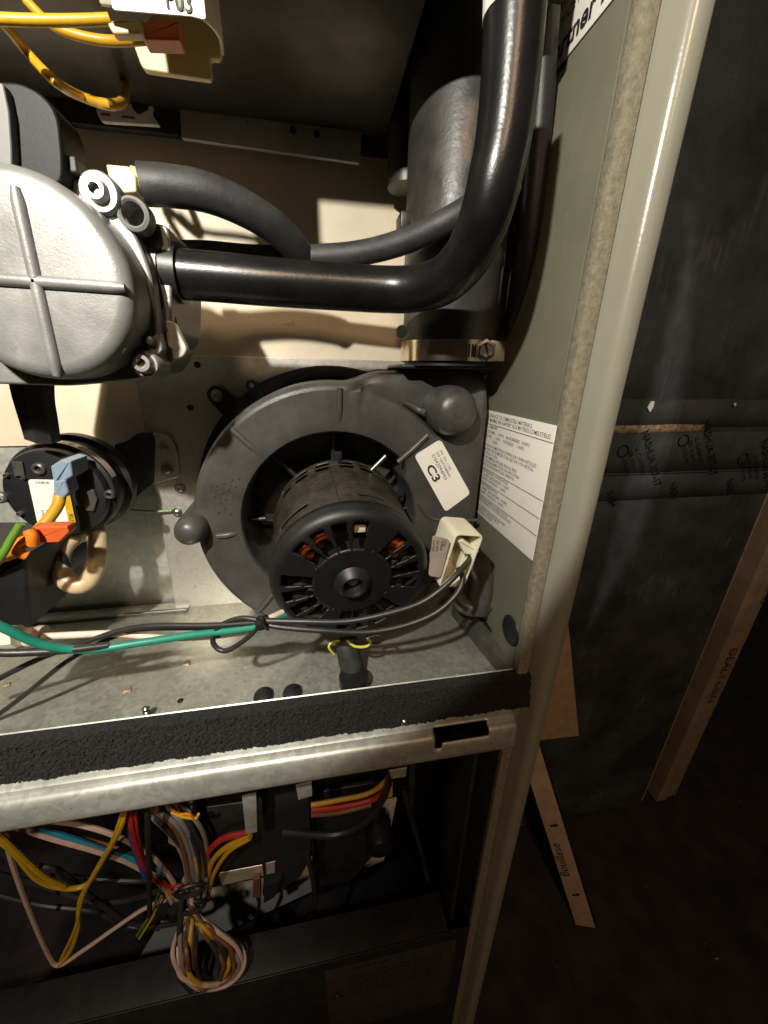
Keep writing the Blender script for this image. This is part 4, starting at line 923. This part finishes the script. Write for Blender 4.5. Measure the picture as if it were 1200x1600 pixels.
# ================================================================ outside the cabinet
def struct(o): o['kind'] = 'structure'; return o
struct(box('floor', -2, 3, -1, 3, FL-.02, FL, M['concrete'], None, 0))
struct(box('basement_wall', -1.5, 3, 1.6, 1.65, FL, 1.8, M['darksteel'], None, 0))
YD = .33
dc = root('return_duct', 'tall black duct beside the furnace with taped seams', 'duct', (.33, YD+.1, FL))
dx1 = 1.585*YD
zt = P(1000, 622, YD).z
cut = [P(884, 985, YD), P(905, 1150, YD), P(920, 1300, YD)]
zb = P(1010, 1250, YD).z
outl = [(.10, .45), (dx1, .45), (dx1, FL+.004), (.10, FL+.004)]
prism('duct_wall', outl, YD, YD+.10, M['duct'], dc, .002)
def band(name, y0, y1, m, e, x0=.10, x1=dx1-.002, **k):
    za = P(1000, y0, YD).z; zb_ = P(1000, y1, YD).z
    nn = 60; vs = []; fs = []
    for i in range(nn+1):
        x = x0+(x1-x0)*i/nn
        for j, z in enumerate((za, (za+zb_)/2, zb_)): vs.append((x, YD-e*.35-.00025*noise.noise(V((x*30, z*50, e*1e4))) , z+.0012*noise.noise(V((x*18, j*7, e*1e4)))))
    for i in range(nn):
        for j in range(2): a = i*3+j; fs.append((a, a+1, a+4, a+3))
    o = link(name, mk(vs, fs), m, dc, **k); s = o.modifiers.new('t', 'SOLIDIFY'); s.thickness = .0006; s.offset = 0; return o
band('tape_strip', 624, 668, M['tape'], .0016)
band('seam_strip', 664, 676, M['seam'], .0034, x1=P(1098, 672, YD).x, label='bare tan seam showing between the tapes')
t1 = band('tape_strip', 676, 738, M['tape'], .0026)
band('tape_strip', 738, 780, M['tape'], .0014)
tube('seam_fold', [(.10, YD-.001, P(1000, 741, YD).z), (dx1, YD-.001, P(1000, 741, YD).z)], .00045, M['tapeink'], dc, seg=8)
e1 = V((.50, 0, -.86)); e2 = V((.86, 0, .50))
for (x, y) in ((1003, 676), (1098, 660), (1190, 690)):
    p = P(x, y, YD-.0020); text('tape_lettering', 'NASHUA 357-17', p, e1, e2, .0115, M['tapeink'], dc, bold=.0002, sx=.85)
    for k, s_ in enumerate(('UL CLASSIFIED', 'SEE 181B-FX', 'FILE 0.5 MIL')): text('tape_lettering', s_, p+e1*.012-e2*(.011+.008*k)+V((0, 0, 0)), e1, e2, .0065, M['tapeink'], dc, sx=.8)
    c = p+e1*.008-e2*.024; tube('listing_mark', [c+V((.0060*cos(a), 0, .0060*sin(a))) for a in [2*pi*i/20 for i in range(21)]], .0006, M['tapeink'], dc, seg=6, raw=True)
for (x, y) in ((948, 770), (1046, 757), (1135, 752)):
    p = P(x, y, YD-.0016); text('tape_lettering', 'NASH', p, e1, e2, .0115, M['tapeink'], dc, bold=.0002, sx=.7)
tag(pxprism('paint_chip', [(1016, 644), (1012, 637), (1018, 627), (1023, 627), (1021, 636)], .3265, .0008, M['label'], None, bev=.0001), 'small curled white paint chip stuck on the duct tape', 'chip', 'paint chips on the duct tape')
tag(pxprism('paint_chip', [(1147, 632), (1150, 629), (1151, 633), (1148, 635)], .3265, .0008, M['label'], None, bev=.0001), 'tiny white speck stuck on the tape right of the curled chip', 'chip', 'paint chips on the duct tape')
tube('corner_bead', [(dx1-.001, YD-.001, .45), (dx1-.001, YD-.001, FL+.01)], .0008, M['galv'], dc, seg=6)
# wood behind
tag(pxprism('plywood_offcut', [(800, 960), (886, 955), (891, 1000), (905, 1150), (800, 1162)], .318, .008, M['tanpaper'], None, bev=.0008), 'tan plywood offcut leaning on the duct, seen just beside the cabinet edge', 'plywood')
# stack of flat cartons right of the duct
x0_ = P(1022, 1240, .332).x
for k in range(2):
    o = box('flat_carton', x0_+.0015+k*.022, x0_+.0225+k*.022, .325+.004*k, .44, FL+.004, FL+.62, M['board'], None, .0015)
    tag(o, ('tan cardboard carton on edge beside the duct with a stencilled word', 'outer flat carton on edge, right of the stencilled one')[k], 'carton', 'flat cartons beside the duct')
    tk = text('stencil_lettering', ('OEALTCBIN', 'XL-12   HERMES')[k], (x0_+.016+k*.022, .3248+.004*k-.0006, FL+(.34 if k == 0 else .50)), (0, 0, -1), (1, 0, 0), .018 if k == 0 else .012, M['boardink'], o, sx=1.1)
# leaning strip
pa, pb = P(834, 1190, .27), P(913, 1440, .212); pb.z = FL+.004; pa = pa
d = (pa-pb)
k_ = root('leaning_strip', 'pale cardboard strip with black arrows leaning on the floor by the cabinet post', 'strip', pb)
c = (pa+pb)/2
# side vector so that the face looks to the camera
view = c.normalized(); side = d.cross(view).normalized()
obox('strip_face', c, (d.length*1.2, .024, .004), d, side, M['boardlight'], k_, .0008)
obox('strip_edge', c-side*.0135*(-1 if side.x > 0 else 1)+view*.002, (d.length*1.2, .003, .006), d, side, M['dark'], k_, .0004)
nv = -d.normalized().cross(side); nv = nv if nv.dot(view) < 0 else -nv
if side.x < 0: side = -side
dn = -d.normalized()
for f_ in (.36, .80):
    q = pa.lerp(pb, f_)+nv*.0026
    a_ = side*.0045; 
    vs = [q-a_-dn*.0016, q+a_*.3-dn*.0016, q+a_*.3-dn*.0035, q+a_*1.3, q+a_*.3+dn*.0035, q+a_*.3+dn*.0016, q-a_+dn*.0016]
    link('arrow_mark', mk(vs, [tuple(range(7))]), M['ink'], k_, smooth=False, fix=False)
text('lettering', 'Bouillese', pa.lerp(pb, .68)+nv*.0026, -dn, -side, .016, M['boardink'], k_, shear=.2)
# floor litter
for k, (x, y, s) in enumerate(((1120, 1498, .0045), (1102, 1475, .002), (870, 1510, .0015), (1010, 1385, .002), (1157, 1252, .0025))):
    p = PZ(x, y, FL); a0 = random.random()*3
    tag(prism('litter_chip', [(p.x+s*.9*random.uniform(.5, 1.1)*cos(a0+j*1.26), random.uniform(.5, 1)*.45*s*sin(a0+j*1.26)) for j in range(5)], 0, .0008, M['seam'], None, .00005),
        ('largest white chip on the dark floor at lower right', 'small pale chip just above the largest white chip on the floor', 'tiny pale speck on the floor below the leaning strip', 'tiny pale speck on the floor right of the leaning strip', 'pale speck on the floor near the right edge, below the cartons')[k], 'litter', 'pale litter on the dark floor')
for o in bpy.data.objects:
    if o.name.startswith('litter_chip'):
        c = o.location.copy(); k = int(o.name[-1]) if o.name[-1].isdigit() else 0
        x, y = ((1120, 1498), (1102, 1475), (870, 1510), (1010, 1385), (1157, 1252))[k]
        q = PZ(x, y, FL+.001); o.location = q; o.rotation_euler = (pi/2, 0, 0)
